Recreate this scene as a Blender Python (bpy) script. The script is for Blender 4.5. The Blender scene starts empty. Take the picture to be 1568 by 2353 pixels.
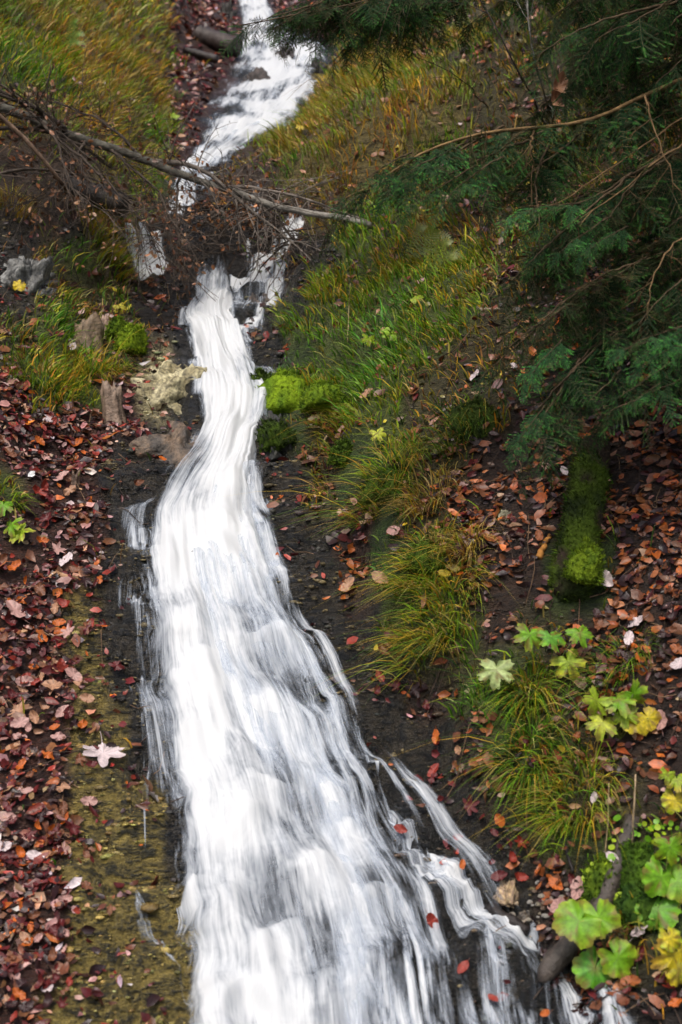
import bpy, math, random
import numpy as np
from mathutils import Vector, Matrix

R = math.radians
rng = np.random.default_rng(7)
random.seed(7)
scene = bpy.context.scene
col = scene.collection

# ------------------------------------------------------------------ camera
K = 3.061e-4                      # metres per reference pixel (1568 x 2353 grid) at one metre
cam_d = bpy.data.cameras.new('camera')
cam = bpy.data.objects.new('camera', cam_d)
col.objects.link(cam)
cam.location = (0, 0, 0)
cam.rotation_euler = (R(90), 0, 0)
cam_d.sensor_fit = 'VERTICAL'
cam_d.sensor_height = 36.0
cam_d.lens = 50.0
cam_d.clip_start = 0.05
cam_d.clip_end = 400
cam_d.dof.use_dof = True
cam_d.dof.focus_distance = 7.3
cam_d.dof.aperture_fstop = 2.4
scene.camera = cam

# ------------------------------------------------------------------ sky, sun, exposure
SUN_EL, SUN_AZ = R(58), R(200)     # high, behind the camera and a little to the left
world = bpy.data.worlds.new('World')
scene.world = world
world.use_nodes = True
wn = world.node_tree.nodes
wl = world.node_tree.links
sky = wn.new('ShaderNodeTexSky')
sky.sky_type = 'NISHITA'
sky.sun_disc = False
sky.sun_elevation = SUN_EL
sky.sun_rotation = SUN_AZ
sky.dust_density = 4.0
sky.air_density = 1.0
sky.ozone_density = 0.6
wl.new(sky.outputs[0], wn['Background'].inputs[0])
wn['Background'].inputs[1].default_value = 0.082
sun_d = bpy.data.lights.new('sun', 'SUN')
sun_d.energy = 1.35
sun_d.angle = R(18)
sun_d.color = (1.0, 0.95, 0.87)
sun = bpy.data.objects.new('sun', sun_d)
col.objects.link(sun)
sdir = Vector((math.cos(SUN_EL) * math.sin(SUN_AZ), math.cos(SUN_EL) * math.cos(SUN_AZ), math.sin(SUN_EL)))
sun.rotation_euler = sdir.to_track_quat('Z', 'Y').to_euler()
scene.view_settings.view_transform = 'Standard'
scene.view_settings.look = 'None'
scene.view_settings.exposure = 1.05
scene.view_settings.gamma = 1.0
scene.cycles.use_denoising = True
scene.cycles.use_adaptive_sampling = True
scene.cycles.adaptive_threshold = 0.025
scene.cycles.max_bounces = 5
scene.cycles.diffuse_bounces = 2
scene.cycles.glossy_bounces = 2
scene.cycles.transmission_bounces = 3
scene.cycles.transparent_max_bounces = 32
scene.cycles.caustics_reflective = False
scene.cycles.caustics_refractive = False

# ------------------------------------------------------------------ noise
_perm = np.random.default_rng(3).permutation(512)
_perm = np.concatenate([_perm, _perm, _perm])
_ga = np.random.default_rng(4).uniform(0, 2 * np.pi, 512)
_gx, _gy = np.cos(_ga), np.sin(_ga)


def perlin(x, y, seed=0):
    x = np.asarray(x, float) + seed * 37.17
    y = np.asarray(y, float) - seed * 11.31
    xi = np.floor(x).astype(int)
    yi = np.floor(y).astype(int)
    xf, yf = x - xi, y - yi
    u = xf * xf * xf * (xf * (xf * 6 - 15) + 10)
    v = yf * yf * yf * (yf * (yf * 6 - 15) + 10)

    def g(ix, iy, fx, fy):
        h = _perm[(_perm[ix & 511] + iy) & 511]
        return _gx[h] * fx + _gy[h] * fy
    a = g(xi, yi, xf, yf)
    b = g(xi + 1, yi, xf - 1, yf)
    c = g(xi, yi + 1, xf, yf - 1)
    d = g(xi + 1, yi + 1, xf - 1, yf - 1)
    return ((a + u * (b - a)) * (1 - v) + (c + u * (d - c)) * v) * 1.5


def fbm(x, y, oct=4, seed=0, gain=0.5):
    s, a = 0, 1.0
    for i in range(oct):
        s = s + a * perlin(x * 2 ** i, y * 2 ** i, seed + i)
        a *= gain
    return s


def sstep(a, b, x):
    t = np.clip((x - a) / (b - a), 0, 1)
    return t * t * (3 - 2 * t)


# ------------------------------------------------------------------ the lie of the land
PROF = np.array([(4600, 2.7), (3800, 3.35), (2900, 4.25), (2353, 5.0), (2100, 5.35), (1900, 5.65), (1700, 6.0), (1500, 6.35), (1300, 6.8),
                 (1100, 7.3), (1000, 7.65), (930, 7.9), (850, 8.3), (780, 8.75), (740, 9.1), (700, 9.4), (660, 9.7), (625, 10.05),
                 (505, 10.4), (490, 10.65), (440, 11.2), (380, 12.0), (330, 12.8), (270, 13.7), (200, 14.9), (130, 16.2), (90, 17.0),
                 (30, 18.5), (0, 19.3), (-200, 24), (-420, 31), (-650, 42)], float)
EDGE = np.array([(4600, 420, 1700), (3800, 430, 1500), (2900, 430, 1300), (2353, 395, 1150), (2200, 395, 1105), (2100, 375, 1060), (2000, 378, 990), (1900, 388, 930),
                 (1800, 375, 870), (1700, 350, 825), (1600, 322, 780), (1500, 318, 715), (1400, 314, 665), (1300, 304, 632), (1200, 304, 605),
                 (1130, 350, 592), (1080, 405, 590), (1000, 462, 605), (930, 455, 625), (870, 442, 600), (800, 438, 562), (740, 402, 545),
                 (700, 440, 545), (660, 442, 552), (625, 448, 560), (505, 385, 470), (490, 385, 460), (440, 393, 455), (400, 410, 500), (360, 440, 540),
                 (330, 462, 600), (270, 462, 695), (200, 505, 730), (130, 550, 770), (90, 560, 725), (60, 555, 650), (0, 545, 614),
                 (-200, 520, 600), (-420, 520, 600), (-650, 500, 600)], float)
CORE = np.array([(4600, 500, 1300), (2900, 470, 900), (2353, 470, 830), (2200, 470, 760), (2100, 440, 800), (2000, 440, 800), (1900, 450, 790), (1800, 435, 760), (1700, 415, 720),
                 (1600, 395, 690), (1500, 368, 690), (1400, 372, 640), (1300, 368, 600), (1200, 375, 582), (1100, 425, 572), (1000, 478, 598),
                 (930, 470, 612), (850, 458, 572), (780, 448, 548), (740, 428, 532), (700, 452, 532), (660, 452, 522), (490, 390, 440), (400, 420, 470),
                 (330, 490, 560), (270, 545, 680), (200, 605, 705), (130, 565, 725), (60, 560, 610), (0, 550, 610), (-650, 520, 590)], float)
YT = np.linspace(2.7, 42, 7861)            # 5 mm table along the valley


def _smooth(a, n):
    k = np.hanning(n + 2)[1:-1]
    k /= k.sum()
    return np.convolve(np.pad(a, (n // 2, n // 2), mode='edge'), k, mode='same')[n // 2:-(n // 2)][:len(a)]


ROW = np.interp(YT, PROF[:, 1], PROF[:, 0])
ZS = _smooth((1176.5 - ROW) * K * YT, 41)
_e = EDGE[::-1]
XL = _smooth((np.interp(ROW, _e[:, 0], _e[:, 1]) - 784) * K * YT, 25)
XR = _smooth((np.interp(ROW, _e[:, 0], _e[:, 2]) - 784) * K * YT, 25)
BY = [2.7, 5, 6, 6.8, 7.3, 8, 8.8, 9.5, 10.2, 11, 13, 16, 20, 42]
BL = dict(n=[.15, .15, .15, .15, .12, .10, .12, .22, .35, .5, .45, .45, .4, .3],
          w=[.9, .8, .7, .6, .5, .75, .62, .45, .3, .3, .5, .6, .8, 1],
          l=[0, 0, 0, .0, .02, .08, .16, .25, .3, .3, .2, .15, .1, 0],
          f=[.25, .25, .28, .32, .4, .45, .5, .6, .75, .9, .9, .85, .6, .4])
BR = dict(n=[.1, .12, .15, .2, .2, .2, .22, .25, .3, .3, .3, .3, .3, .3],
          w=[.2, .25, .3, .4, .42, .40, .32, .3, .3, .3, .2, .2, .3, .5],
          l=[.1, .1, .14, .18, .18, .17, .15, .15, .15, .1, .06, .05, .05, 0],
          f=[.35, .42, .52, .56, .56, .52, .5, .46, .46, .48, .5, .5, .5, .4])


def at_y(tab, y):
    return np.interp(y, YT, tab)


def height(x, y, fine=True):
    x = np.asarray(x, float)
    y = np.asarray(y, float)
    zs, xl, xr = at_y(ZS, y), at_y(XL, y), at_y(XR, y)
    wob = 0.10 * perlin(x * 1.3, y * 1.3, 5) + 0.05 * perlin(x * 3.7, y * 3.7, 6)
    dl = np.maximum(xl - x + wob, 0)
    dr = np.maximum(x - xr + wob, 0)
    z = zs.copy() if isinstance(zs, np.ndarray) else zs
    for d, B, cap in ((dl, BL, 9.0), (dr, BR, 9.0)):
        n, w, l, f = (np.interp(y, BY, B[k]) for k in 'nwlf')
        dd = np.minimum(d, cap)
        z = z + n * np.minimum(dd, w) + l * sstep(0, 1, (dd - w) / 0.22 + .3) * (dd > 0) + f * np.maximum(dd - w, 0)
    d = dl + dr
    far = sstep(0.15, 1.1, d)
    z = z + far * (0.16 * fbm(x * 0.55, y * 0.55, 2, 11) + 0.055 * fbm(x * 2.1, y * 2.1, 2, 15))
    # stepped rock of the bed and its margins
    near = np.exp(-(d / 0.55) ** 2) * (1 - .55 * sstep(11, 12.5, y))
    for H, ph, amp, sd in ((0.27, 0.16, 0.62, 21), (0.11, 0.07, 0.5, 25)):
        q = (z + ph * (perlin(x * 2.1, y * 0.9, sd) + .5 * perlin(x * 5.2, y * 2, sd + 1))) / H
        fr = q - np.floor(q)
        z = z + near * amp * H * (sstep(0.28, 0.72, fr) - fr)
    if fine:
        # small tufa ripples on the wet margins
        rip = np.exp(-(d / 0.75) ** 2) * sstep(14, 9, y)
        H = 0.062
        q = (z + 0.045 * perlin(x * 6, y * 6, 31) + 0.02 * perlin(x * 15, y * 15, 32)) / H
        fr = q - np.floor(q)
        z = z + rip * .95 * H * (sstep(0.2, 0.8, fr) - fr)
        z = z + 0.020 * fbm(x * 5.5, y * 5.5, 3, 41) + 0.007 * fbm(x * 24, y * 24, 2, 47)
    return z


_YS = np.exp(np.linspace(math.log(3.0), math.log(41), 1500))


def hit(px, py):
    """where the line of sight through a spot of the photograph meets the ground"""
    a, b = (px - 784) * K, (1176.5 - py) * K
    g = height(a * _YS, _YS) - b * _YS
    i = int(np.argmax(g >= 0))
    if i == 0:
        i = len(_YS) - 1
    t = g[i - 1] / (g[i - 1] - g[i])
    Y = _YS[i - 1] + t * (_YS[i] - _YS[i - 1])
    return Vector((a * Y, Y, float(height(a * Y, Y))))


def at(px, py, Y):
    return Vector(((px - 784) * K * Y, Y, (1176.5 - py) * K * Y))


def normals(x, y, e=0.04):
    gx = (height(x + e, y, False) - height(x - e, y, False)) / (2 * e)
    gy = (height(x, y + e, False) - height(x, y - e, False)) / (2 * e)
    n = np.stack([-gx, -gy, np.ones_like(gx)], -1)
    return n / np.linalg.norm(n, axis=-1, keepdims=True)


def normal(p):
    return Vector(normals(np.array([p.x]), np.array([p.y]))[0])


# what covers the ground: each letter is a patch of hillside about 80 reference pixels wide
# g dry grass, G lush grass, r red litter, o orange-brown litter, q grass and litter mixed, k wet rock, y ochre tufa, p pale rock, m moss, b brush, d dark soil, w bed
ZMAP = """
gggggrrwrrgqqqqqqqqq
GGgggrrwwwggqqqqqqqq
GGgggrrwwgggggqqqqqq
gggggrwwwgggggqqqqqq
bbbggrwbggggggqqqqqq
bbbgGwbbgggggqqqqqqq
kbdgdwddbgGGgqqqqqqq
kqGgwddddkGGGGqqoooo
kqqqddwwkGGGGGqqoooo
qGqqdwwkGGGGGGqqoooo
qGGqpwwkmGGGGqqqoooo
rGGrpwwmmGGGqqqqoooo
rrrrkkwkmqGGqqqooooo
rrrkkwwkkqmGqqoooooo
Grrkkwwkkqmmqooooooo
rrrkkwwkkkrmqooooooo
rrrkkwwwkkomqooommoo
rrykkwwwkkoGGooommoo
rrykkwwwwkkGGGoqqooo
rrykkwwwwkkkqqGGqooo
rrykkwwwwwkkoGGqqooo
rryykkwwwwwkkoGGqqoo
rryykkwwwwwkkoqGGqoo
rryyykwwwwwwkkoGGqqo
rryyykwwwwwwwkkoGGqq
rryyykwwwwwwwkkkokmm
rryyyywwwwwwwwwkommm
rryyyywwwwwwwwkwooqm
rryyyywwwwwwwkkwdoqq
ryyyyywwwwwwwwkwwddd
""".split()
CODES = 'gGroqkypmbdw'
ZI = np.array([[CODES.index(c) for c in row] for row in ZMAP])


def to_px(x, y, z):
    return 784 + x / (K * y), 1176.5 - z / (K * y)


def zone(x, y, z, jit=1.0):
    px, py = to_px(x, y, z)
    px = px + jit * (38 * perlin(x * 2.3, y * 2.3, 61) + 22 * perlin(x * 8, y * 8, 62))
    py = py + jit * (38 * perlin(x * 2.3, y * 2.3, 63) + 22 * perlin(x * 8, y * 8, 64))
    c = np.clip((px / 78.4).astype(int), 0, 19)
    r = np.clip((py / 78.43).astype(int), 0, 29)
    return ZI[r, c]


# ------------------------------------------------------------------ mesh and object helpers
def mesh_np(name, V, polys, mats=(), smooth=False, attrs=None, uv=None):
    """polys: list of (n_i, k) index arrays"""
    me = bpy.data.meshes.new(name)
    V = np.asarray(V, np.float32)
    polys = [np.asarray(p, np.int32) for p in polys if len(p)]
    me.vertices.add(len(V))
    me.vertices.foreach_set('co', V.ravel())
    loops = np.concatenate([p.ravel() for p in polys])
    sizes = np.concatenate([np.full(len(p), p.shape[1], np.int32) for p in polys])
    starts = np.concatenate([[0], np.cumsum(sizes)[:-1]]).astype(np.int32)
    me.loops.add(len(loops))
    me.loops.foreach_set('vertex_index', loops)
    me.polygons.add(len(sizes))
    me.polygons.foreach_set('loop_start', starts)
    me.polygons.foreach_set('loop_total', sizes)
    if smooth:
        me.polygons.foreach_set('use_smooth', np.ones(len(sizes), bool))
    for m in mats:
        me.materials.append(m)
    for k, (typ, data) in (attrs or {}).items():
        at_ = me.attributes.new(k, typ, 'POINT')
        data = np.asarray(data, np.float32)
        if typ == 'FLOAT_COLOR':
            if data.shape[1] == 3:
                data = np.concatenate([data, np.ones((len(data), 1), np.float32)], 1)
            at_.data.foreach_set('color', data.ravel())
        elif typ == 'FLOAT_VECTOR':
            at_.data.foreach_set('vector', data.ravel())
        else:
            at_.data.foreach_set('value', data.ravel())
    me.update(calc_edges=True)
    me.validate()
    return me


class MB:
    """collects shapes for one mesh"""

    def __init__(s):
        s.V, s.P, s.C, s.n = [], {}, [], 0

    def add(s, V, polys, c=None):
        V = np.asarray(V, float)
        for p in polys:
            p = np.asarray(p, int)
            if len(p):
                s.P.setdefault(p.shape[1], []).append(p + s.n)
        s.V.append(V)
        cc = np.ones((len(V), 3)) * (np.asarray(c, float) if c is not None else 0.5)
        s.C.append(cc)
        s.n += len(V)
        return s

    def tube(s, pts, rad, n=6, c=None, cap=True, wob=0.0):
        P = np.array([tuple(p) for p in pts], float)
        m = len(P)
        rad = np.broadcast_to(np.asarray(rad, float), (m,))
        T = np.gradient(P, axis=0)
        T /= np.linalg.norm(T, axis=1, keepdims=True) + 1e-9
        ref = np.array([0, 0, 1.0]) if abs(T[:, 2]).mean() < .8 else np.array([1.0, 0, 0])
        A = np.cross(T, ref)
        A /= np.linalg.norm(A, axis=1, keepdims=True) + 1e-9
        B = np.cross(A, T)
        th = np.linspace(0, 2 * np.pi, n, endpoint=False)
        rr = rad[:, None] * (1 + wob * rng.uniform(-1, 1, (m, n)))
        V = P[:, None] + rr[..., None] * (np.cos(th)[None, :, None] * A[:, None] + np.sin(th)[None, :, None] * B[:, None])
        i = np.arange(m - 1)[:, None] * n
        j = np.arange(n)[None]
        q = np.stack([i + j, i + (j + 1) % n, i + n + (j + 1) % n, i + n + j], -1).reshape(-1, 4)
        polys = [q]
        if cap:
            e = (m - 1) * n
            polys.append(np.array([list(range(n))[::-1], [e + k for k in range(n)]]))
        return s.add(V.reshape(-1, 3), polys, c)

    def mesh(s, name, mats, smooth=True):
        return mesh_np(name, np.concatenate(s.V), [np.concatenate(v) for v in s.P.values()], mats, smooth,
                       {'Col': ('FLOAT_COLOR', np.concatenate(s.C))})


def link(name, data, parent=None, label=None, cat=None, group=None, kind=None, M=None):
    o = bpy.data.objects.new(name, data)
    col.objects.link(o)
    if parent:
        o.parent = parent
    if M is not None:
        o.matrix_world = M
    for k, v in (('label', label), ('category', cat), ('group', group), ('kind', kind)):
        if v:
            o[k] = v
    return o


def frame(n, yaw=0.0, tilt=0.0, up=Vector((0, 0, 1))):
    """rotation whose z axis is n, turned by yaw"""
    n = Vector(n).normalized()
    return n.to_track_quat('Z', 'Y').to_matrix().to_4x4() @ Matrix.Rotation(yaw, 4, 'Z') @ Matrix.Rotation(tilt, 4, 'X')


# ------------------------------------------------------------------ materials
def nodes(name):
    m = bpy.data.materials.new(name)
    m.use_nodes = True
    nt = m.node_tree
    return m, nt, nt.nodes['Principled BSDF'], (lambda t, **k: _n(nt, t, k)), nt.links.new


def _n(nt, t, k):
    nd = nt.nodes.new(t)
    for a, v in k.items():
        if a.startswith('i_'):
            nd.inputs[a[2:].replace('_', ' ')].default_value = v
        else:
            setattr(nd, a, v)
    return nd


def mathn(N, L, op, a, b=None, c=None, clamp=False):
    nd = N('ShaderNodeMath', operation=op, use_clamp=clamp)
    for i, v in enumerate((a, b, c)):
        if v is None:
            continue
        if isinstance(v, (int, float)):
            nd.inputs[i].default_value = v
        else:
            L(v, nd.inputs[i])
    return nd.outputs[0]


def mixc(N, L, fac, a, b, blend='MIX'):
    nd = N('ShaderNodeMix', data_type='RGBA', blend_type=blend)
    for i, v in ((0, fac), (6, a), (7, b)):
        if isinstance(v, (int, float)):
            nd.inputs[i].default_value = v
        elif isinstance(v, tuple):
            nd.inputs[i].default_value = v if len(v) == 4 else (*v, 1)
        else:
            L(v, nd.inputs[i])
    return nd.outputs[2]


def noise(N, L, vec, scale, detail=4, rough=.55, dist=0.0):
    nd = N('ShaderNodeTexNoise')
    nd.inputs['Scale'].default_value = scale
    nd.inputs['Detail'].default_value = detail
    nd.inputs['Roughness'].default_value = rough
    nd.inputs['Distortion'].default_value = dist
    if vec is not None:
        L(vec, nd.inputs['Vector'])
    return nd.outputs['Fac']


def ramp(N, L, fac, stops):
    nd = N('ShaderNodeValToRGB')
    cr = nd.color_ramp
    while len(cr.elements) < len(stops):
        cr.elements.new(.5)
    for e, (p, c) in zip(cr.elements, stops):
        e.position = p
        e.color = (*c, 1) if len(c) == 3 else c
    L(fac, nd.inputs[0])
    return nd.outputs[0]


def mat_ground():
    m, nt, P, N, L = nodes('ground_soil_and_rock')
    pos = N('ShaderNodeNewGeometry').outputs['Position']
    a = N('ShaderNodeAttribute', attribute_name='Col').outputs['Color']
    b = N('ShaderNodeAttribute', attribute_name='Col2').outputs['Color']
    wet = N('ShaderNodeAttribute', attribute_name='wet').outputs['Fac']
    mp_ = N('ShaderNodeMapping')
    mp_.inputs['Scale'].default_value = (.55, 1.5, 1.5)
    L(pos, mp_.inputs['Vector'])
    pos_s = mp_.outputs[0]
    n1 = noise(N, L, pos_s, 15, 5, .68, .6)
    n2 = noise(N, L, pos_s, 62, 4, .6)
    n3 = noise(N, L, pos, 240, 2, .6)
    f = mathn(N, L, 'ADD', mathn(N, L, 'MULTIPLY', n1, .6), mathn(N, L, 'MULTIPLY', n2, .4))
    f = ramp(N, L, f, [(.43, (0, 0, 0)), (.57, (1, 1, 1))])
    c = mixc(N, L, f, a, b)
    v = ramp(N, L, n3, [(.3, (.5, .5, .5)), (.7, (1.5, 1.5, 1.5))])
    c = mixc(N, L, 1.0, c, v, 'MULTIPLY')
    L(c, P.inputs['Base Color'])
    ro = mathn(N, L, 'MULTIPLY_ADD', wet, -.78, .86, clamp=True)
    ro = mathn(N, L, 'ADD', ro, mathn(N, L, 'MULTIPLY', n2, .18))
    L(ro, P.inputs['Roughness'])
    ct = mathn(N, L, 'MULTIPLY', mathn(N, L, 'POWER', wet, 3.0), .7)
    L(ct, P.inputs['Coat Weight'])
    P.inputs['Coat Roughness'].default_value = .24
    bm = N('ShaderNodeBump', i_Strength=1.0, i_Distance=.07)
    h = mathn(N, L, 'ADD', mathn(N, L, 'MULTIPLY', n1, 1.2), mathn(N, L, 'MULTIPLY', n2, .55))
    h = mathn(N, L, 'ADD', h, mathn(N, L, 'MULTIPLY', n3, .15))
    L(h, bm.inputs['Height'])
    L(bm.outputs[0], P.inputs['Normal'])
    L(bm.outputs[0], P.inputs['Coat Normal'])
    return m


def mat_attr(name, rough=.5, spec=.5, scale=60, var=.5, bump=.0, trans=0.0, bscale=80, coat=0.0):
    """colour from the mesh's own colours, varied by a noise"""
    m, nt, P, N, L = nodes(name)
    pos = N('ShaderNodeTexCoord').outputs['Object']
    a = N('ShaderNodeAttribute', attribute_name='Col').outputs['Color']
    n1 = noise(N, L, pos, scale, 4, .6)
    v = ramp(N, L, n1, [(.3, (1 - var,) * 3), (.7, (1 + var,) * 3)])
    c = mixc(N, L, 1.0, a, v, 'MULTIPLY')
    L(c, P.inputs['Base Color'])
    P.inputs['Roughness'].default_value = rough
    P.inputs['Specular IOR Level'].default_value = spec
    P.inputs['Coat Weight'].default_value = coat
    P.inputs['Coat Roughness'].default_value = .2
    if bump:
        bm = N('ShaderNodeBump', i_Strength=bump, i_Distance=.01)
        L(noise(N, L, pos, bscale, 4, .6), bm.inputs['Height'])
        L(bm.outputs[0], P.inputs['Normal'])
    if trans:
        out = nt.nodes['Material Output']
        tr = N('ShaderNodeBsdfTranslucent')
        L(c, tr.inputs['Color'])
        mx = N('ShaderNodeMixShader')
        mx.inputs[0].default_value = trans
        L(P.outputs[0], mx.inputs[1])
        L(tr.outputs[0], mx.inputs[2])
        L(mx.outputs[0], out.inputs['Surface'])
    return m


def mat_water():
    m, nt, P, N, L = nodes('white_water')
    out = nt.nodes['Material Output']
    fl = N('ShaderNodeAttribute', attribute_name='flow').outputs['Vector']
    de = N('ShaderNodeAttribute', attribute_name='dens').outputs['Fac']

    def mp(sx, sy):
        nd = N('ShaderNodeMapping')
        nd.inputs['Scale'].default_value = (sx, sy, 1)
        L(fl, nd.inputs['Vector'])
        return nd.outputs[0]
    n1 = noise(N, L, mp(15, 1.5), 1, 4, .62, .9)
    n2 = noise(N, L, mp(50, 4.2), 1, 3, .6, .7)
    n3 = noise(N, L, mp(4, 2.2), 1, 2, .5, .4)
    n4 = noise(N, L, mp(16, 11), 1, 4, .65, .8)
    n5 = noise(N, L, mp(115, 8), 1, 2, .5, .4)
    s = mathn(N, L, 'ADD', mathn(N, L, 'MULTIPLY', n1, .30), mathn(N, L, 'MULTIPLY', n2, .25))
    s = mathn(N, L, 'ADD', s, mathn(N, L, 'MULTIPLY', n3, .16))
    s = mathn(N, L, 'ADD', s, mathn(N, L, 'MULTIPLY', n4, .17))
    s = mathn(N, L, 'ADD', s, mathn(N, L, 'MULTIPLY', n5, .14))
    s = mathn(N, L, 'MULTIPLY_ADD', s, 5.0, -2.5)
    sk = N('ShaderNodeAttribute', attribute_name='streak').outputs['Fac']
    al = mathn(N, L, 'MULTIPLY_ADD', s, sk, de)
    mr = N('ShaderNodeMapRange', interpolation_type='SMOOTHSTEP')
    mr.inputs['From Min'].default_value = 0.0
    mr.inputs['From Max'].default_value = 1.05
    mr.inputs['To Max'].default_value = .95
    L(al, mr.inputs['Value'])
    al = mr.outputs[0]
    c = mixc(N, L, al, (.55, .63, .75, 1), (.73, .745, .755, 1))
    L(c, P.inputs['Base Color'])
    P.inputs['Roughness'].default_value = .45
    P.inputs['Specular IOR Level'].default_value = .3
    P.inputs['Subsurface Weight'].default_value = 0.0
    tr = N('ShaderNodeBsdfTransparent')
    tl = N('ShaderNodeBsdfTranslucent')
    L(c, tl.inputs['Color'])
    m0 = N('ShaderNodeMixShader')
    m0.inputs[0].default_value = .18
    L(P.outputs[0], m0.inputs[1])
    L(tl.outputs[0], m0.inputs[2])
    mx = N('ShaderNodeMixShader')
    L(al, mx.inputs[0])
    L(tr.outputs[0], mx.inputs[1])
    L(m0.outputs[0], mx.inputs[2])
    L(mx.outputs[0], out.inputs['Surface'])
    return m


M_GROUND = mat_ground()
M_WATER = mat_water()
M_LEAF = mat_attr('wet_fallen_leaf', .34, .42, 45, .35, .25, .08, 120)
M_GRASS = mat_attr('grass_blade', .55, .3, 8, .3, 0, .3)
M_MOSS = mat_attr('moss', .9, .15, 60, .5, .8, .1, 140)
M_NEEDLE = mat_attr('conifer_needle', .65, .12, 14, .35, 0, .15)
_nt = M_NEEDLE.node_tree
_oi = _nt.nodes.new('ShaderNodeObjectInfo')
_mr = _nt.nodes.new('ShaderNodeMapRange')
_mr.inputs['To Min'].default_value, _mr.inputs['To Max'].default_value = .65, 1.35
_nt.links.new(_oi.outputs['Random'], _mr.inputs['Value'])
_mm = [n for n in _nt.nodes if n.type == 'MIX'][0]
_sc = _nt.nodes.new('ShaderNodeVectorMath')
_sc.operation = 'SCALE'
_nt.links.new(_mm.inputs[6].links[0].from_socket, _sc.inputs[0])
_nt.links.new(_mr.outputs[0], _sc.inputs['Scale'])
_nt.links.new(_sc.outputs[0], _mm.inputs[6])
M_BARK = mat_attr('bark', .85, .2, 16, .6, .9, 0, 45)
M_WETWOOD = mat_attr('wet_wood', .5, .4, 30, .5, .8, 0, 70)
M_STONE = mat_attr('stone', .55, .4, 40, .75, 1.0, 0, 55)
M_PLANT = mat_attr('plant_leaf', .42, .45, 6, .38, .3, .3, 22)

# ------------------------------------------------------------------ ground
def build_ground():
    nx, ny = 450, 780
    ys = np.exp(np.linspace(math.log(2.75), math.log(41.5), ny))
    t = np.linspace(-1, 1, nx)
    us = (t * .78 + .22 * t ** 3 * 3.2) * .30 / .30
    us = np.sign(t) * (0.80 * np.abs(t) + 1.15 * np.abs(t) ** 5)          # denser in the middle of the valley
    X = us[None, :] * (0.33 * ys[:, None] + .5)
    Y = np.repeat(ys[:, None], nx, 1)
    Z = height(X, Y)
    V = np.stack([X, Y, Z], -1).reshape(-1, 3)
    i = np.arange(ny - 1)[:, None] * nx
    j = np.arange(nx - 1)[None]
    q = np.stack([i + j, i + j + 1, i + nx + j + 1, i + nx + j], -1).reshape(-1, 4)
    z = zone(V[:, 0], V[:, 1], V[:, 2], 1.0)
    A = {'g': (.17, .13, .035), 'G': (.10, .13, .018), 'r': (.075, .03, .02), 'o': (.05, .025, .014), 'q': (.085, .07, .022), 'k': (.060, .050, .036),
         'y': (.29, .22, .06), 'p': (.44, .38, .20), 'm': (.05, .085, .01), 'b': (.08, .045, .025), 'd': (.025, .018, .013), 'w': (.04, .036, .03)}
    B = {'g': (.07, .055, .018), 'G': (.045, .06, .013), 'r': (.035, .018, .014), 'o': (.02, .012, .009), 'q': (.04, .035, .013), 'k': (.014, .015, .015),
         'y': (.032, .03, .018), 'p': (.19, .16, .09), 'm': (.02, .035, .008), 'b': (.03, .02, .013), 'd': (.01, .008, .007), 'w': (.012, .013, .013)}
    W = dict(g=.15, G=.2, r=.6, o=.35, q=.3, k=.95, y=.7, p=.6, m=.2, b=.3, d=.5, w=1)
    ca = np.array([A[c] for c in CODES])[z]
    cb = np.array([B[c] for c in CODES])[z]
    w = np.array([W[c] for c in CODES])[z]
    # soften the borders of the patches

    def blur(a, n=4):
        a = a.reshape(ny, nx, -1).astype(float)
        for _ in range(n):
            a[1:-1, 1:-1] = (a[1:-1, 1:-1] * 2 + a[:-2, 1:-1] + a[2:, 1:-1] + a[1:-1, :-2] + a[1:-1, 2:]) / 6
        return a.reshape(ny * nx, -1)
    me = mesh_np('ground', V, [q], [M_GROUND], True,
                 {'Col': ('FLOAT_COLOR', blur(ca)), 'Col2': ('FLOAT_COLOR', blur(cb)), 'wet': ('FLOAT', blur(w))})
    return link('ground', me, kind='structure')


build_ground()

# ------------------------------------------------------------------ water
LIPS = [(425, 1465, 55, .05), (615, 1490, 75, .06), (455, 1735, 60, .06), (600, 1640, 60, .03), (560, 1915, 95, .06), (620, 1850, 70, .04), (430, 2075, 45, .06), (540, 2085, 60, .04),
        (500, 1240, 90, .05), (520, 1120, 60, .04), (720, 2030, 80, .05), (640, 2200, 90, .05), (880, 2100, 80, .04), (470, 1580, 60, .04), (540, 935, 60, .05), (490, 745, 55, .05), (500, 670, 50, .04),
        (500, 830, 50, .04), (540, 1010, 55, .04), (800, 1960, 60, .03), (560, 2320, 120, .05), (960, 2240, 80, .04), (400, 1300, 40, .04)]


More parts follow.
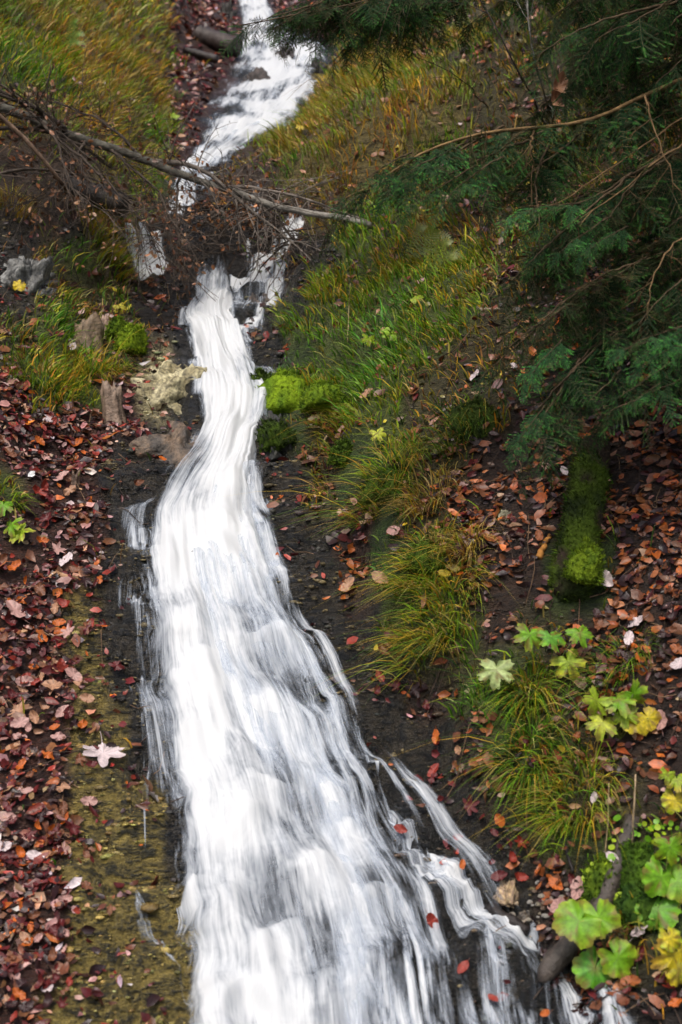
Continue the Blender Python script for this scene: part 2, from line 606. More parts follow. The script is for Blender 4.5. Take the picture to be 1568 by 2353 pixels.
def build_stream():
    nu, nv = 110, 760
    yv = np.exp(np.linspace(math.log(2.8), math.log(30), nv))
    L_, R_ = at_y(XL, yv), at_y(XR, yv)
    u = np.linspace(0, 1, nu)
    X = L_[:, None] + (R_ - L_)[:, None] * u[None]
    # ragged edges
    Y = np.repeat(yv[:, None], nu, 1)
    rag = (perlin(Y * 4, Y * 0 + 3.3, 71) * .05 + perlin(Y * 13, Y * 0 + 9.3, 72) * .025)
    X = X + rag * np.abs(u * 2 - 1)[None] ** 3 * np.sign(u - .5)[None]
    zc = height(X, Y, False)
    zf = height(X, Y, True)
    row = np.interp(yv, PROF[:, 1], PROF[:, 0])
    c_ = CORE[::-1]
    cl = (np.interp(row, c_[:, 0], c_[:, 1]) - 784) * K * yv
    cr = (np.interp(row, c_[:, 0], c_[:, 2]) - 784) * K * yv
    el = np.maximum(cl - L_, .03)
    er = np.maximum(R_ - cr, .03)
    tl = np.clip((X - L_[:, None]) / el[:, None], 0, 1)
    tr = np.clip((R_[:, None] - X) / er[:, None], 0, 1)
    t = np.minimum(tl, tr)
    low = sstep(6.9, 5.6, Y) * sstep(.15, .95, u)[None]
    dens = -.58 + 1.25 * t ** .9 - .46 * low
    slen = np.cumsum(np.concatenate([[0], np.hypot(np.diff(yv), np.diff(at_y(ZS, yv)))]))
    U = np.repeat((u * .85)[None], nv, 0)
    S = np.repeat(slen[:, None], nu, 1)

    def soft(a, nv_, nu_):
        for k in range(nu_):
            a = np.concatenate([a[:, :1], (a[:, :-2] + a[:, 1:-1] * 2 + a[:, 2:]) / 4, a[:, -1:]], 1)
        for k in range(nv_):
            a = np.concatenate([a[:1], (a[:-2] + a[1:-1] * 2 + a[2:]) / 4, a[-1:]], 0)
        return a
    # water rounds off the rock below, swells over each lip and drops behind it
    lump = .030 * perlin(U * 7, S * 1.6, 74) + .014 * perlin(U * 18, S * 2.4, 75)
    bump = np.zeros_like(X)
    foam = np.zeros_like(X)
    px, py = to_px(X, Y, zc)
    for bx, by, w, hgt in LIPS:
        dx = (px - bx) / w
        dy = (py - (by + 10 * dx * dx)) / 30.0          # below the lip: positive
        sh = np.exp(-dx * dx * 1.6) * np.where(dy < 0, np.exp(dy * .55), np.exp(-dy * dy * .9))
        bump += hgt * sh
        foam += np.exp(-dx * dx * 1.6) * np.where(dy < 0, np.exp(-dy * dy * 1.2), np.exp(-dy * .30)) * .42
    tk = .014 + .045 * sstep(0, 1, t)
    edge = sstep(0, .10, np.minimum(u, 1 - u))[None]
    Z = soft(np.maximum(zc, zf - .02), 20, 7) + (tk + (lump + bump) * sstep(0, .6, t)) * edge + .004
    Z = np.maximum(Z, soft(zf, 5, 3) + .012)
    dens += .34 * perlin(X * 2.6, S * 1.6, 78) + .16 * perlin(X * 6, S * 3, 79) + foam
    streak = 1.0 - .42 * sstep(.45, 1.0, t + .25 * perlin(X * 2, S * .8, 81))
    # upper cascade: stones break it up
    up = sstep(11.5, 12.6, Y)
    dens += .42 * up
    streak = np.maximum(streak, up * .85)
    dens -= .75 * sstep(9.3, 10.0, Y + .12 * perlin(X * 9, Y * 2, 82)) * sstep(10.75, 10.5, Y)
    dens -= up * (.0 + .55 * sstep(.0, .35, perlin(X * 3.2, Y * 1.7, 80)))
    V = np.stack([X, Y, Z], -1).reshape(-1, 3)
    i = np.arange(nv - 1)[:, None] * nu
    j = np.arange(nu - 1)[None]
    q = np.stack([i + j, i + j + 1, i + nu + j + 1, i + nu + j], -1).reshape(-1, 4)
    fl = np.stack([U, S, U * 0], -1).reshape(-1, 3)
    me = mesh_np('stream', V, [q], [M_WATER], True, {'flow': ('FLOAT_VECTOR', fl), 'dens': ('FLOAT', dens.reshape(-1)), 'streak': ('FLOAT', streak.reshape(-1))})
    return link('stream_water', me, kind='structure')


build_stream()


def build_strands(n=250):
    """threads of white water running down over the sheet and out over the rock at its sides"""
    g = np.random.default_rng(660)
    VV, QQ, FF, DD, KK, base = [], [], [], [], [], 0
    nu, ns = 7, 34
    for k in range(n):
        r = g.uniform()
        if r < .62:
            y0 = g.uniform(4.3, 6.6)
            u0 = g.uniform(-.02, .06) if g.uniform() < .03 else g.uniform(.45, 1.10 if y0 < 5.2 else 1.02)
            L_ = g.uniform(.35, 1.3)
        elif r < .85:
            y0 = g.uniform(6.3, 9.5)
            u0 = g.choice([g.uniform(-.02, .14), g.uniform(.85, 1.03), g.uniform(.85, 1.02)])
            L_ = g.uniform(.25, .8)
        else:
            y0 = g.uniform(11.0, 17)
            u0 = g.uniform(.0, 1.05)
            L_ = g.uniform(.4, 1.2)
        y = np.linspace(y0 + L_ * .75, y0, ns)
        if y.max() > 9.75 and y.min() < 10.6:
            continue
        xl, xr = at_y(XL, y), at_y(XR, y)
        t = np.linspace(0, 1, ns)
        u = u0 + .05 * perlin(y * 1.6 + k, y * 0 + k * 1.7, 67) + g.normal(0, .03) * t
        x = xl + (xr - xl) * u
        w = g.lognormal(math.log(.034), .5) * (1 + .6 * t) * (1.5 if y0 > 10 else 1)
        zz = height(x, y, False)
        sm = _smooth(zz, 15)
        inn = sstep(0, .25, np.minimum(u, 1 - u))
        zz = sm + .012 + (.03 + g.uniform(0, .03)) * inn
        e = np.linspace(-1, 1, nu)
        X = x[:, None] + e[None] * w[:, None]
        Yv = np.repeat(y[:, None], nu, 1)
        zf = height(X, Yv, True)
        Z = np.maximum(zz[:, None] - .25 * w[:, None] * e[None] ** 2, zf + .002)
        Z[2:-2] = (Z[:-4] + Z[1:-3] + Z[2:-2] + Z[3:-1] + Z[4:]) / 5
        lift = np.maximum(zf + .004 - Z, 0).max(1)                 # never sink into the rock: raise the whole width, smoothly
        pad = np.pad(lift, 2, mode='edge')
        lift = np.max([pad[q:q + ns] for q in range(5)], 0)
        Z = Z + _smooth(lift, 5)[:, None]
        ends = sstep(0, .3, t) * sstep(1, .55, t)
        d = -.8 + (1.05 + g.normal(0, .22)) * (1 - e[None] ** 2) ** .8 * ends[:, None] + .12
        VV.append(np.stack([X, Yv, Z], -1).reshape(-1, 3))
        i = np.arange(ns - 1)[:, None] * nu
        j = np.arange(nu - 1)[None]
        QQ.append(np.stack([i + j, i + j + 1, i + nu + j + 1, i + nu + j], -1).reshape(-1, 4) + base)
        FF.append(np.stack([e[None] * w.mean() * 1.3 + k * 1.37 + 0 * X, np.repeat(t[:, None] * L_, nu, 1), 0 * X], -1).reshape(-1, 3))
        DD.append(d.reshape(-1))
        KK.append(np.full(d.size, .75))
        base += X.size
    me = mesh_np('water_threads', np.concatenate(VV), [np.concatenate(QQ)], [M_WATER], True,
                 {'flow': ('FLOAT_VECTOR', np.concatenate(FF)), 'dens': ('FLOAT', np.concatenate(DD)), 'streak': ('FLOAT', np.concatenate(KK))})
    return link('water_threads', me, kind='structure')


build_strands()



def ribbon(name, path, dens0=.6, nu=14, thick=.012, seed=0, ny=90, M=None):
    """a rivulet that follows the ground: path of (px, py, width px)"""
    pts = [hit(a, b) for a, b, w in path]
    wd = [w * 1.9 * K * p.y for p, (a, b, w) in zip(pts, path)]
    P = np.array([tuple(p) for p in pts])
    seg = np.concatenate([[0], np.cumsum(np.linalg.norm(np.diff(P, axis=0), axis=1))])
    s = np.linspace(0, seg[-1], ny)
    x = _smooth(np.interp(s, seg, P[:, 0]), 9)
    y = _smooth(np.interp(s, seg, P[:, 1]), 9)
    w = _smooth(np.interp(s, seg, wd), 9)
    tx, ty = np.gradient(x), np.gradient(y)
    ln = np.hypot(tx, ty) + 1e-6
    # across the flow, mostly sideways
    ax, ay = -ty / ln, tx / ln
    sg = np.sign(ax + 1e-6)
    ax, ay = .75 * ax * sg + .25, .75 * ay * sg
    u = np.linspace(-.5, .5, nu)
    w = w * (.25 + .75 * sstep(0, .15, s / seg[-1]) * sstep(1, .85, s / seg[-1]))
    wv = w[:, None] * (1 + .35 * perlin(s[:, None] * 6 + np.sign(u)[None] * 7, s[:, None] * 0 + seed, 83))
    X = x[:, None] + ax[:, None] * u[None] * wv
    Y = y[:, None] + ay[:, None] * u[None] * wv
    Z = height(X, Y, True) * .5 + height(X, Y, False) * .5
    Z = np.maximum(Z, height(X, Y, True)) + .005 + thick * (1 - (2 * u[None]) ** 2)
    e = 1 - np.abs(2 * u)
    dens = -.35 + (dens0 + .3) * sstep(0, 1.0, e)[None] + .45 * perlin(s[:, None] * 3, u[None] * 2 + seed, 84)
    ends = sstep(0, .06, s / seg[-1]) * sstep(1, .94, s / seg[-1])
    dens = dens - .8 * (1 - ends)[:, None]
    V = np.stack([X, Y, Z], -1).reshape(-1, 3)
    i = np.arange(ny - 1)[:, None] * nu
    j = np.arange(nu - 1)[None]
    q = np.stack([i + j, i + j + 1, i + nu + j + 1, i + nu + j], -1).reshape(-1, 4)
    fl = np.stack([np.repeat((u * w.mean() * 1.9 + seed * 3.7)[None], ny, 0), np.repeat(s[:, None], nu, 1), 0 * X], -1).reshape(-1, 3)
    me = mesh_np(name, V, [q], [M_WATER], True, {'flow': ('FLOAT_VECTOR', fl), 'dens': ('FLOAT', dens.reshape(-1)), 'streak': ('FLOAT', np.ones(X.size))})
    return link(name, me, kind='structure')


RIV = [
    ([(700, 520, 34), (660, 545, 36), (636, 580, 42), (605, 620, 70), (560, 645, 80), (530, 665, 60)], 1.8),
    ([(640, 612, 50), (640, 660, 42), (615, 705, 40), (575, 745, 50), (545, 790, 40)], 1.1),
    ([(590, 625, 90), (580, 680, 80), (555, 740, 60)], .25),
    ([(352, 535, 40), (350, 575, 44), (352, 605, 56), (375, 640, 30)], 2.4),
    ([(312, 540, 30), (310, 580, 34), (330, 608, 50), (365, 640, 40)], 2.0),
    ([(425, 455, 40), (405, 480, 38), (398, 500, 30)], 1.4),
    ([(325, 1560, 26), (335, 1620, 22), (345, 1720, 16), (330, 1850, 10), (335, 2010, 8)], .34),
    ([(320, 1170, 60), (325, 1290, 60), (318, 1400, 40), (330, 1560, 40)], .22),
    ([(310, 2050, 12), (330, 2110, 16), (380, 2190, 14), (420, 2270, 16), (450, 2330, 24)], .40),
    ([(680, 1490, 26), (700, 1550, 22), (760, 1640, 26), (820, 1760, 28), (870, 1860, 40)], .40),
    ([(815, 1640, 16), (830, 1700, 16), (870, 1800, 26)], .45),
    ([(980, 1950, 30), (1010, 2020, 40), (1080, 2080, 44), (1140, 2110, 46), (1190, 2150, 50), (1250, 2215, 60)], .8),
    ([(880, 1860, 40), (960, 1980, 46), (1040, 2060, 46), (1120, 2130, 60), (1200, 2200, 70), (1225, 2290, 90), (1240, 2400, 110)], .5),
    ([(1250, 2215, 60), (1300, 2280, 60), (1330, 2353, 70), (1350, 2450, 80)], .55),
    ([(1370, 2245, 50), (1395, 2300, 70), (1410, 2360, 80), (1420, 2450, 90)], .55),
    ([(1120, 2130, 50), (1150, 2240, 46), (1165, 2400, 60)], .3),
    ([(575, 455, 26), (580, 480, 24), (586, 505, 20)], .7),
    ([(570, 545, 10), (571, 600, 10)], .5),
]
for k_, (pth, d0) in enumerate(RIV):
    ribbon('rivulet', pth, d0, seed=k_ + 1)

# ------------------------------------------------------------------ leaf shapes
def leaf_outline(kind):
    """(theta, radius) with the stalk at the bottom (theta = -90 deg), size about 1"""
    th = np.linspace(-np.pi / 2, 1.5 * np.pi, 73)[:-1]
    a = th + np.pi / 2                     # 0 at stalk
    if kind == 'ovate':
        r = 0.5 * (1 / np.sqrt((np.sin(a) / .62) ** 2 + np.cos(a) ** 2)) * (1 + .03 * np.sin(a * 14))
        r *= 1 + .12 * np.exp(-((a - np.pi) / .25) ** 2)
    elif kind == 'maple':
        lob = np.zeros_like(a)
        for c0, h, w in ((np.pi, .55, .30), (np.pi - .95, .5, .28), (np.pi + .95, .5, .28), (np.pi - 1.85, .36, .3), (np.pi + 1.85, .36, .3)):
            lob = np.maximum(lob, h * np.exp(-((a - c0) / w) ** 2))
        r = .26 + lob * .66 + .03 * np.sin(a * 23)
    elif kind == 'round':
        r = .50 + .022 * np.sin(a * 13) + .012 * np.sin(a * 27) + .035 * np.sin(a * 3 + 1) + .03 * np.sin(a * 5)
        r *= 1 - .78 * np.exp(-(np.minimum(a, 2 * np.pi - a) / .22) ** 2)
    elif kind == 'lobed':
        lob = np.zeros_like(a)
        for c0, h, w in ((np.pi, .55, .40), (np.pi - 1.05, .52, .40), (np.pi + 1.05, .52, .40), (np.pi - 2.1, .46, .42), (np.pi + 2.1, .46, .42)):
            lob = np.maximum(lob, h * np.exp(-((a - c0) / w) ** 4))
        r = .30 + lob * .52 + .045 * np.sin(a * 21) * (lob > .15) + .02 * np.sin(a * 37)
        r *= 1 - .8 * np.exp(-(np.minimum(a, 2 * np.pi - a) / .2) ** 2)
    return th, r


def leaf_shape(kind, cup=.12, fold=.1, wave=.05, sd=0):
    th, r = leaf_outline(kind)
    n = len(th)
    g = np.random.default_rng(sd)
    rings = [.45, .8, 1.0]
    V = [np.zeros((1, 3))]
    for f in rings:
        x, y = np.cos(th) * r * f, np.sin(th) * r * f
        d = np.hypot(x, y)
        z = cup * d * d * 2 + fold * np.abs(x) + wave * np.sin(th * 3 + sd) * f * f + wave * .6 * np.sin(th * 7 + sd * 2) * f ** 3
        V.append(np.stack([x, y, z], -1))
    V = np.concatenate(V)
    tri = np.array([[0, 1 + i, 1 + (i + 1) % n] for i in range(n)])
    qs = []
    for k in range(len(rings) - 1):
        a, b = 1 + k * n, 1 + (k + 1) * n
        qs += [[a + i, b + i, b + (i + 1) % n, a + (i + 1) % n] for i in range(n)]
    return V, [tri, np.array(qs)], r


def leaf_color(V, c, c2=None, vein=1.0, edge=None):
    """base colour with paler veins from the stalk and a tinted margin"""
    d = np.linalg.norm(V[:, :2], axis=1)
    C = np.ones((len(V), 3)) * np.asarray(c)
    if c2 is not None:
        C = C + (np.asarray(c2) - C) * sstep(.25, .55, d)[:, None]
    return C


LP = {  # fallen-leaf colours
    'maroon': (.10, .014, .014), 'dark': (.035, .014, .014), 'red': (.24, .03, .018), 'brown': (.16, .06, .028), 'orange': (.42, .10, .014),
    'tan': (.36, .19, .11), 'pink': (.42, .24, .21), 'pale': (.56, .46, .46), 'yellow': (.58, .42, .03), 'olive': (.2, .17, .04), 'rust': (.26, .075, .02)}
PAL = {  # mix per patch
    'r': dict(maroon=.22, dark=.26, red=.11, brown=.18, orange=.05, tan=.06, pink=.10, pale=.02),
    'o': dict(brown=.26, rust=.26, dark=.32, orange=.05, tan=.04, pink=.01, maroon=.06),
    'q': dict(brown=.30, rust=.18, dark=.28, tan=.08, pink=.03, maroon=.1, yellow=.02, olive=.1),
    'g': dict(brown=.4, tan=.28, rust=.16, yellow=.05, maroon=.08, pale=.03),
    'k': dict(maroon=.3, dark=.2, red=.24, orange=.1, brown=.1, pink=.06),
    'b': dict(brown=.5, rust=.25, dark=.15, tan=.1)}
PAL['G'] = PAL['m'] = PAL['q']
PAL['y'] = PAL['r']
PAL['p'] = PAL['r']
PAL['d'] = dict(dark=.5, brown=.3, rust=.1, maroon=.1)
PAL['w'] = PAL['k']
LD = dict(r=3100, o=2500, q=900, g=380, G=240, k=230, y=420, p=500, m=140, b=600, d=800, w=0)       # leaves per square metre


def scatter(n, y0=3.6, y1=30, spread=.30, seed=0):
    g = np.random.default_rng(seed)
    # even per square metre of plan inside a wedge wider than the view
    yy = np.sqrt(g.uniform(y0 ** 2, y1 ** 2, n))
    xx = g.uniform(-1, 1, n) * (spread * yy + .25)
    return xx, yy, g


def wedge_area(y0, y1, spread=.30):
    ys = np.linspace(y0, y1, 500)
    return float((2 * (spread * ys + .25)).mean() * (y1 - y0))


def build_litter():
    allv, alltri, allq, allc = [], [], [], []
    base = 0
    big = []
    for (y0, y1, mul, size) in ((3.9, 9, 1.0, .92), (9, 14, .42, 1.1), (14, 26, .20, 1.5)):
        dmax = 3100 * mul
        n = int(wedge_area(y0, y1) * dmax)
        x, y, g = scatter(n, y0, y1, seed=100 + int(y0))
        z0 = height(x, y)
        zn = zone(x, y, z0, 1.0)
        dens = np.array([LD[c] for c in CODES])[zn] * mul
        xl, xr = at_y(XL, y), at_y(XR, y)
        dens = np.where((x > xl - .02) & (x < xr + .02), dens * 0.0, dens)
        # clumpy
        dens = dens * np.clip(.85 + 1.3 * perlin(x * 2.6, y * 2.6, 91) + .8 * perlin(x * 8, y * 8, 92), .3, 2)
        keep = g.uniform(0, dmax, n) < dens
        x, y, zn = x[keep], y[keep], zn[keep]
        n = len(x)
        z = height(x, y)
        nn = normals(x, y)
        nn = nn + g.normal(0, .4, nn.shape)
        nn /= np.linalg.norm(nn, axis=1, keepdims=True)
        yaw = g.uniform(0, 2 * np.pi, n)
        ref = np.stack([np.cos(yaw), np.sin(yaw), 0 * yaw], -1)
        t1 = ref - nn * (ref * nn).sum(1, keepdims=True)
        t1 /= np.linalg.norm(t1, axis=1, keepdims=True)
        t2 = np.cross(nn, t1)
        ln = g.lognormal(math.log(.043), .42, n).clip(.02, .085) * size
        wd = ln * g.uniform(.34, .66, n)
        cur = g.uniform(-.25, .55, n)
        fold = g.uniform(-.1, .6, n)
        # template: base, L1, L2, tip, R2, R1, m1, m2
        tx = np.array([0, .30, .72, 1.0, .72, .30, .30, .72]) - .5
        ty = np.array([0, .46, .38, 0, -.38, -.46, 0, 0])
        P = (np.stack([x, y, z + .008], -1)[:, None]
             + t1[:, None] * (tx[None, :, None] * ln[:, None, None])
             + t2[:, None] * (ty[None, :, None] * wd[:, None, None])
             + nn[:, None] * ((np.abs(ty)[None] * fold[:, None] * wd[:, None] + cur[:, None] * ln[:, None] * (tx[None] ** 2) * 1.4)[..., None]
                              + g.uniform(0, .022, n)[:, None, None]))
        P = P + g.normal(0, .085, P.shape) * (ln * .5)[:, None, None]
        names = list(LP)
        ci = np.zeros(n, int)
        for k, c in enumerate(CODES):
            sel = zn == k
            if sel.any():
                pl = PAL[c]
                pr = np.array(list(pl.values()))
                ci[sel] = g.choice([names.index(q) for q in pl], sel.sum(), p=pr / pr.sum())
        cc = np.array([LP[q] for q in names])[ci] * g.lognormal(0, .28, (n, 1)) * g.normal(1, .07, (n, 3))
        cc = np.clip(cc, .006, .8)
        C = np.repeat(cc[:, None], 8, 1) * np.array([.8, 1, 1, .9, 1, 1, .8, .85])[None, :, None]
        o = base + 8 * np.arange(n)[:, None]
        alltri += [o + np.array([[0, 6, 1]]), o + np.array([[0, 5, 6]]), o + np.array([[2, 7, 3]]), o + np.array([[7, 4, 3]])]
        allq += [o + np.array([[1, 6, 7, 2]]), o + np.array([[6, 5, 4, 7]])]
        allv.append(P.reshape(-1, 3))
        allc.append(C.reshape(-1, 3))
        base += 8 * n
    me = mesh_np('leaf_litter', np.concatenate(allv), [np.concatenate(alltri), np.concatenate(allq)], [M_LEAF], False, {'Col': ('FLOAT_COLOR', np.concatenate(allc))})
    print('litter leaves', base // 8)
    return link('leaf_litter', me, kind='stuff', label='red brown and orange fallen leaves carpeting the banks', cat='leaf litter')


build_litter()

# ------------------------------------------------------------------ crumbly tufa on the wet rock
def build_lumps():
    g = np.random.default_rng(640)
    ico_t = (1 + 5 ** .5) / 2
    IV = np.array([(-1, ico_t, 0), (1, ico_t, 0), (-1, -ico_t, 0), (1, -ico_t, 0), (0, -1, ico_t), (0, 1, ico_t), (0, -1, -ico_t), (0, 1, -ico_t), (ico_t, 0, -1), (ico_t, 0, 1), (-ico_t, 0, -1), (-ico_t, 0, 1)]) / 1.9
    IF = np.array([(0, 11, 5), (0, 5, 1), (0, 1, 7), (0, 7, 10), (0, 10, 11), (1, 5, 9), (5, 11, 4), (11, 10, 2), (10, 7, 6), (7, 1, 8), (3, 9, 4), (3, 4, 2), (3, 2, 6), (3, 6, 8), (3, 8, 9), (4, 9, 5), (2, 4, 11), (6, 2, 10), (8, 6, 7), (9, 8, 1)])
    y0, y1, dm = 4.2, 9.6, 3600
    n = int(wedge_area(y0, y1) * dm)
    x, y, g2 = scatter(n, y0, y1, seed=641)
    z = height(x, y)
    zn = zone(x, y, z)
    D = np.array([dict(y=1500, k=1100, p=600, r=1000, w=200, o=900, q=700, d=700).get(c, 0) for c in CODES])[zn]
    D = D * np.clip(.75 + 1.3 * perlin(x * 5, y * 9, 96), 0, 1.7)
    core = (x > at_y(XL, y) + .10) & (x < at_y(XR, y) - .12)
    keep = (g2.uniform(0, dm, n) < D) & ~core
    x, y, z, zn = x[keep], y[keep], z[keep], zn[keep]
    n = len(x)
    s = g.lognormal(math.log(.0068), .45, n)
    sc = np.stack([s * g.uniform(.9, 2.0, n), s * g.uniform(.7, 1.2, n), s * g.uniform(.5, .8, n)], -1)
    yaw = g.normal(0, .5, n)
    V = IV[None] * (1 + g.normal(0, .16, (n, 12, 1))) * sc[:, None]
    c_, s_ = np.cos(yaw)[:, None], np.sin(yaw)[:, None]
    V = np.stack([V[..., 0] * c_ - V[..., 1] * s_, V[..., 0] * s_ + V[..., 1] * c_, V[..., 2]], -1)
    V = V + np.stack([x, y, z - s * .05], -1)[:, None]
    CA = {'y': (.22, .17, .05), 'k': (.04, .036, .03), 'p': (.36, .31, .17), 'r': (.07, .045, .028), 'w': (.10, .075, .045), 'o': (.05, .03, .018), 'q': (.06, .05, .022), 'd': (.02, .016, .012)}
    C = np.array([CA.get(c, (.05, .04, .03)) for c in CODES])[zn] * g.lognormal(0, .38, (n, 1)) * g.normal(1, .08, (n, 3))
    gold = (perlin(x * 4, y * 4, 97) > .12)[:, None] & (zn == CODES.index('k'))[:, None]
    C = np.where(gold, np.array([[.13, .10, .045]]) * g.lognormal(0, .3, (n, 1)), C)
    F = (IF[None] + 12 * np.arange(n)[:, None, None]).reshape(-1, 3)
    me = mesh_np('tufa_crumbs', V.reshape(-1, 3), [F], [M_TUFA], True, {'Col': ('FLOAT_COLOR', np.repeat(np.clip(C, .008, .6), 12, 0))})
    print('lumps', n)
    link('tufa_crumbs', me, kind='stuff', label='crumbly wet ochre and dark tufa lumps on the rock beside the water', cat='tufa')


M_TUFA = mat_attr('wet_tufa', .22, .5, 90, .5, .8, 0, 160)
build_lumps()


# ------------------------------------------------------------------ grass
GC = {'green': (.13, .25, .015), 'deep': (.035, .085, .014), 'lime': (.30, .38, .02), 'straw': (.44, .34, .10), 'gold': (.48, .30, .025), 'olive': (.24, .22, .025), 'brown': (.24, .12, .04)}
GM = {'g': dict(olive=.30, straw=.20, gold=.16, brown=.14, green=.12, lime=.08), 'G': dict(green=.38, lime=.20, olive=.14, gold=.13, straw=.08, deep=.07),
      'q': dict(olive=.28, deep=.16, brown=.2, green=.16, straw=.12, gold=.08)}
GM['b'] = GM['g']
GM['m'] = dict(deep=.4, green=.4, olive=.2)
GM['d'] = GM['o'] = GM['r'] = GM['k'] = GM['y'] = GM['p'] = GM['w'] = GM['q']


def blades(x, y, z, nn, g, ln, wd, droop, C, S=3, splay=.5, dirs=None):
    """arching tapered blades; returns V, polys, colours"""
    n = len(x)
    if dirs is None:
        a = g.uniform(0, 2 * np.pi, n)
        out = np.stack([np.cos(a), np.sin(a), 0 * a], -1)
    else:
        out = dirs
    d = nn * .45 + np.array([0, 0, .75]) + out * splay * g.uniform(.2, 1, (n, 1))
    d /= np.linalg.norm(d, axis=1, keepdims=True)
    down = np.stack([nn[:, 0], nn[:, 1], -.9 + 0 * nn[:, 0]], -1) * .9 + out * .5
    t = np.linspace(0, 1, S + 1)
    P = (np.stack([x, y, z], -1)[:, None] + d[:, None] * (ln[:, None] * t[None])[..., None]
         + down[:, None] * ((ln * droop)[:, None] * t[None] ** 2.2)[..., None])
    side = np.cross(d, out + 1e-3)
    side /= np.linalg.norm(side, axis=1, keepdims=True) + 1e-9
    # keep the blade broad towards the open side of the valley
    w = wd[:, None] * np.array([.7, 1, .75, .4, .2, .1])[None, :S + 1] * .5
    w[:, -1] = 0
    Lf = P[:, :-1] + side[:, None] * w[:, :-1, None]
    Rt = P[:, :-1] - side[:, None] * w[:, :-1, None]
    V = np.concatenate([np.stack([Lf, Rt], 2).reshape(n, 2 * S, 3), P[:, -1:]], 1)
    m = 2 * S + 1
    o = m * np.arange(n)[:, None]
    q = [o + np.array([[2 * k, 2 * k + 1, 2 * k + 3, 2 * k + 2]]) for k in range(S - 1)]
    tr = [o + np.array([[2 * S - 2, 2 * S - 1, 2 * S]])]
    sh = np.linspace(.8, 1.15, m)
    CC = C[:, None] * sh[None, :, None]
    return V.reshape(-1, 3), [np.concatenate(tr), np.concatenate(q)] if q else [np.concatenate(tr)], CC.reshape(-1, 3)


def pick_cols(g, mix, n):
    k = list(mix)
    p = np.array([mix[q] for q in k])
    c = np.array([GC[q] for q in k])[g.choice(len(k), n, p=p / p.sum())]
    return np.clip(c * g.lognormal(0, .22, (n, 1)) * g.normal(1, .06, (n, 3)), .005, .7)


def build_grass():
    VV, TT, QQ, CC, base = [], [], [], [], 0
    GD = dict(g=3200, G=3900, q=2200, m=800, b=420, d=150, o=60, r=30, k=12, y=5, p=12, w=0)
    for (y0, y1, mul, size) in ((4.4, 9, .85, 1.1), (9, 14, .56, 1.4), (14, 25, .2, 2.3)):
        dmax = 4200 * mul
        n = int(wedge_area(y0, y1) * dmax)
        x, y, g = scatter(n, y0, y1, seed=200 + int(y0))
        z = height(x, y)
        zn = zone(x, y, z, 1.0)
        dens = np.array([GD[c] for c in CODES])[zn] * mul
        tuft = np.clip(.65 + 1.3 * perlin(x * 3.3, y * 3.3, 93) + .9 * perlin(x * 9, y * 9, 94), .5, 2.2)
        dens = dens * tuft
        dens = np.where((x > at_y(XL, y) - .06) & (x < at_y(XR, y) + .06), 0, dens)
        keep = g.uniform(0, dmax, n) < dens
        x, y, z, zn, tuft = x[keep], y[keep], z[keep], zn[keep], tuft[keep]
        n = len(x)
        nn = normals(x, y, .1)
        C = np.zeros((n, 3))
        for k, c in enumerate(CODES):
            s = zn == k
            if s.any():
                C[s] = pick_cols(g, GM[c], s.sum())
        # neighbouring blades share a tint
        tint = perlin(x * 1.7, y * 1.7, 95)[:, None]
        C = C * np.clip(1 + tint * np.array([[.7, .1, .0]]), .4, 1.8)
        LG = np.array([dict(g=.13, G=.11, q=.10, m=.08, b=.13).get(c, .12) for c in CODES])[zn]
        ln = LG * g.lognormal(0, .3, n) * (.7 + .3 * tuft) * (1 + .15 * (size - 1))
        wd = .0062 * size * g.uniform(.7, 1.4, n)
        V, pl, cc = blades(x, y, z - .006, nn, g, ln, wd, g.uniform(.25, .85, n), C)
        VV.append(V)
        CC.append(cc)
        TT.append(pl[0] + base)
        QQ.append(pl[1] + base)
        base += len(V)
    print('grass blades', base // 7)
    me = mesh_np('grass', np.concatenate(VV), [np.concatenate(TT), np.concatenate(QQ)], [M_GRASS], False, {'Col': ('FLOAT_COLOR', np.concatenate(CC))})
    return link('grass', me, kind='stuff', label='green and straw coloured grass covering the slopes', cat='grass')


build_grass()


def tussock(px, py, wpx, n, ln, label, mix, droop=.9, sd=0, group='grass tussocks'):
    p = hit(px, py)
    g = np.random.default_rng(500 + sd)
    rad = wpx * K * p.y * .5
    a = g.uniform(0, 2 * np.pi, n)
    r = rad * np.sqrt(g.uniform(0, 1, n)) * 1.1
    x, y = p.x + np.cos(a) * r, p.y + np.sin(a) * r * .6
    z = height(x, y) - .01
    nn = normals(x, y, .12)
    out = np.stack([np.cos(a), np.sin(a) - .35, 0 * a], -1)
    out += g.normal(0, .45, out.shape) * np.array([1, 1, 0])
    out /= np.linalg.norm(out, axis=1, keepdims=True) + 1e-6
    C = pick_cols(g, mix, n)
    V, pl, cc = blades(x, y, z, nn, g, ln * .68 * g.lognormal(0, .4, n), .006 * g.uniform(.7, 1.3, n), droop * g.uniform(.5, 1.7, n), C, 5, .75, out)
    V = V - np.array(tuple(p))
    me = mesh_np('grass_tussock', V, pl, [M_GRASS], False, {'Col': ('FLOAT_COLOR', cc)})
    o = link('grass_tussock', me, label=label, cat='grass tussock', group=group)
    o.location = p
    return o


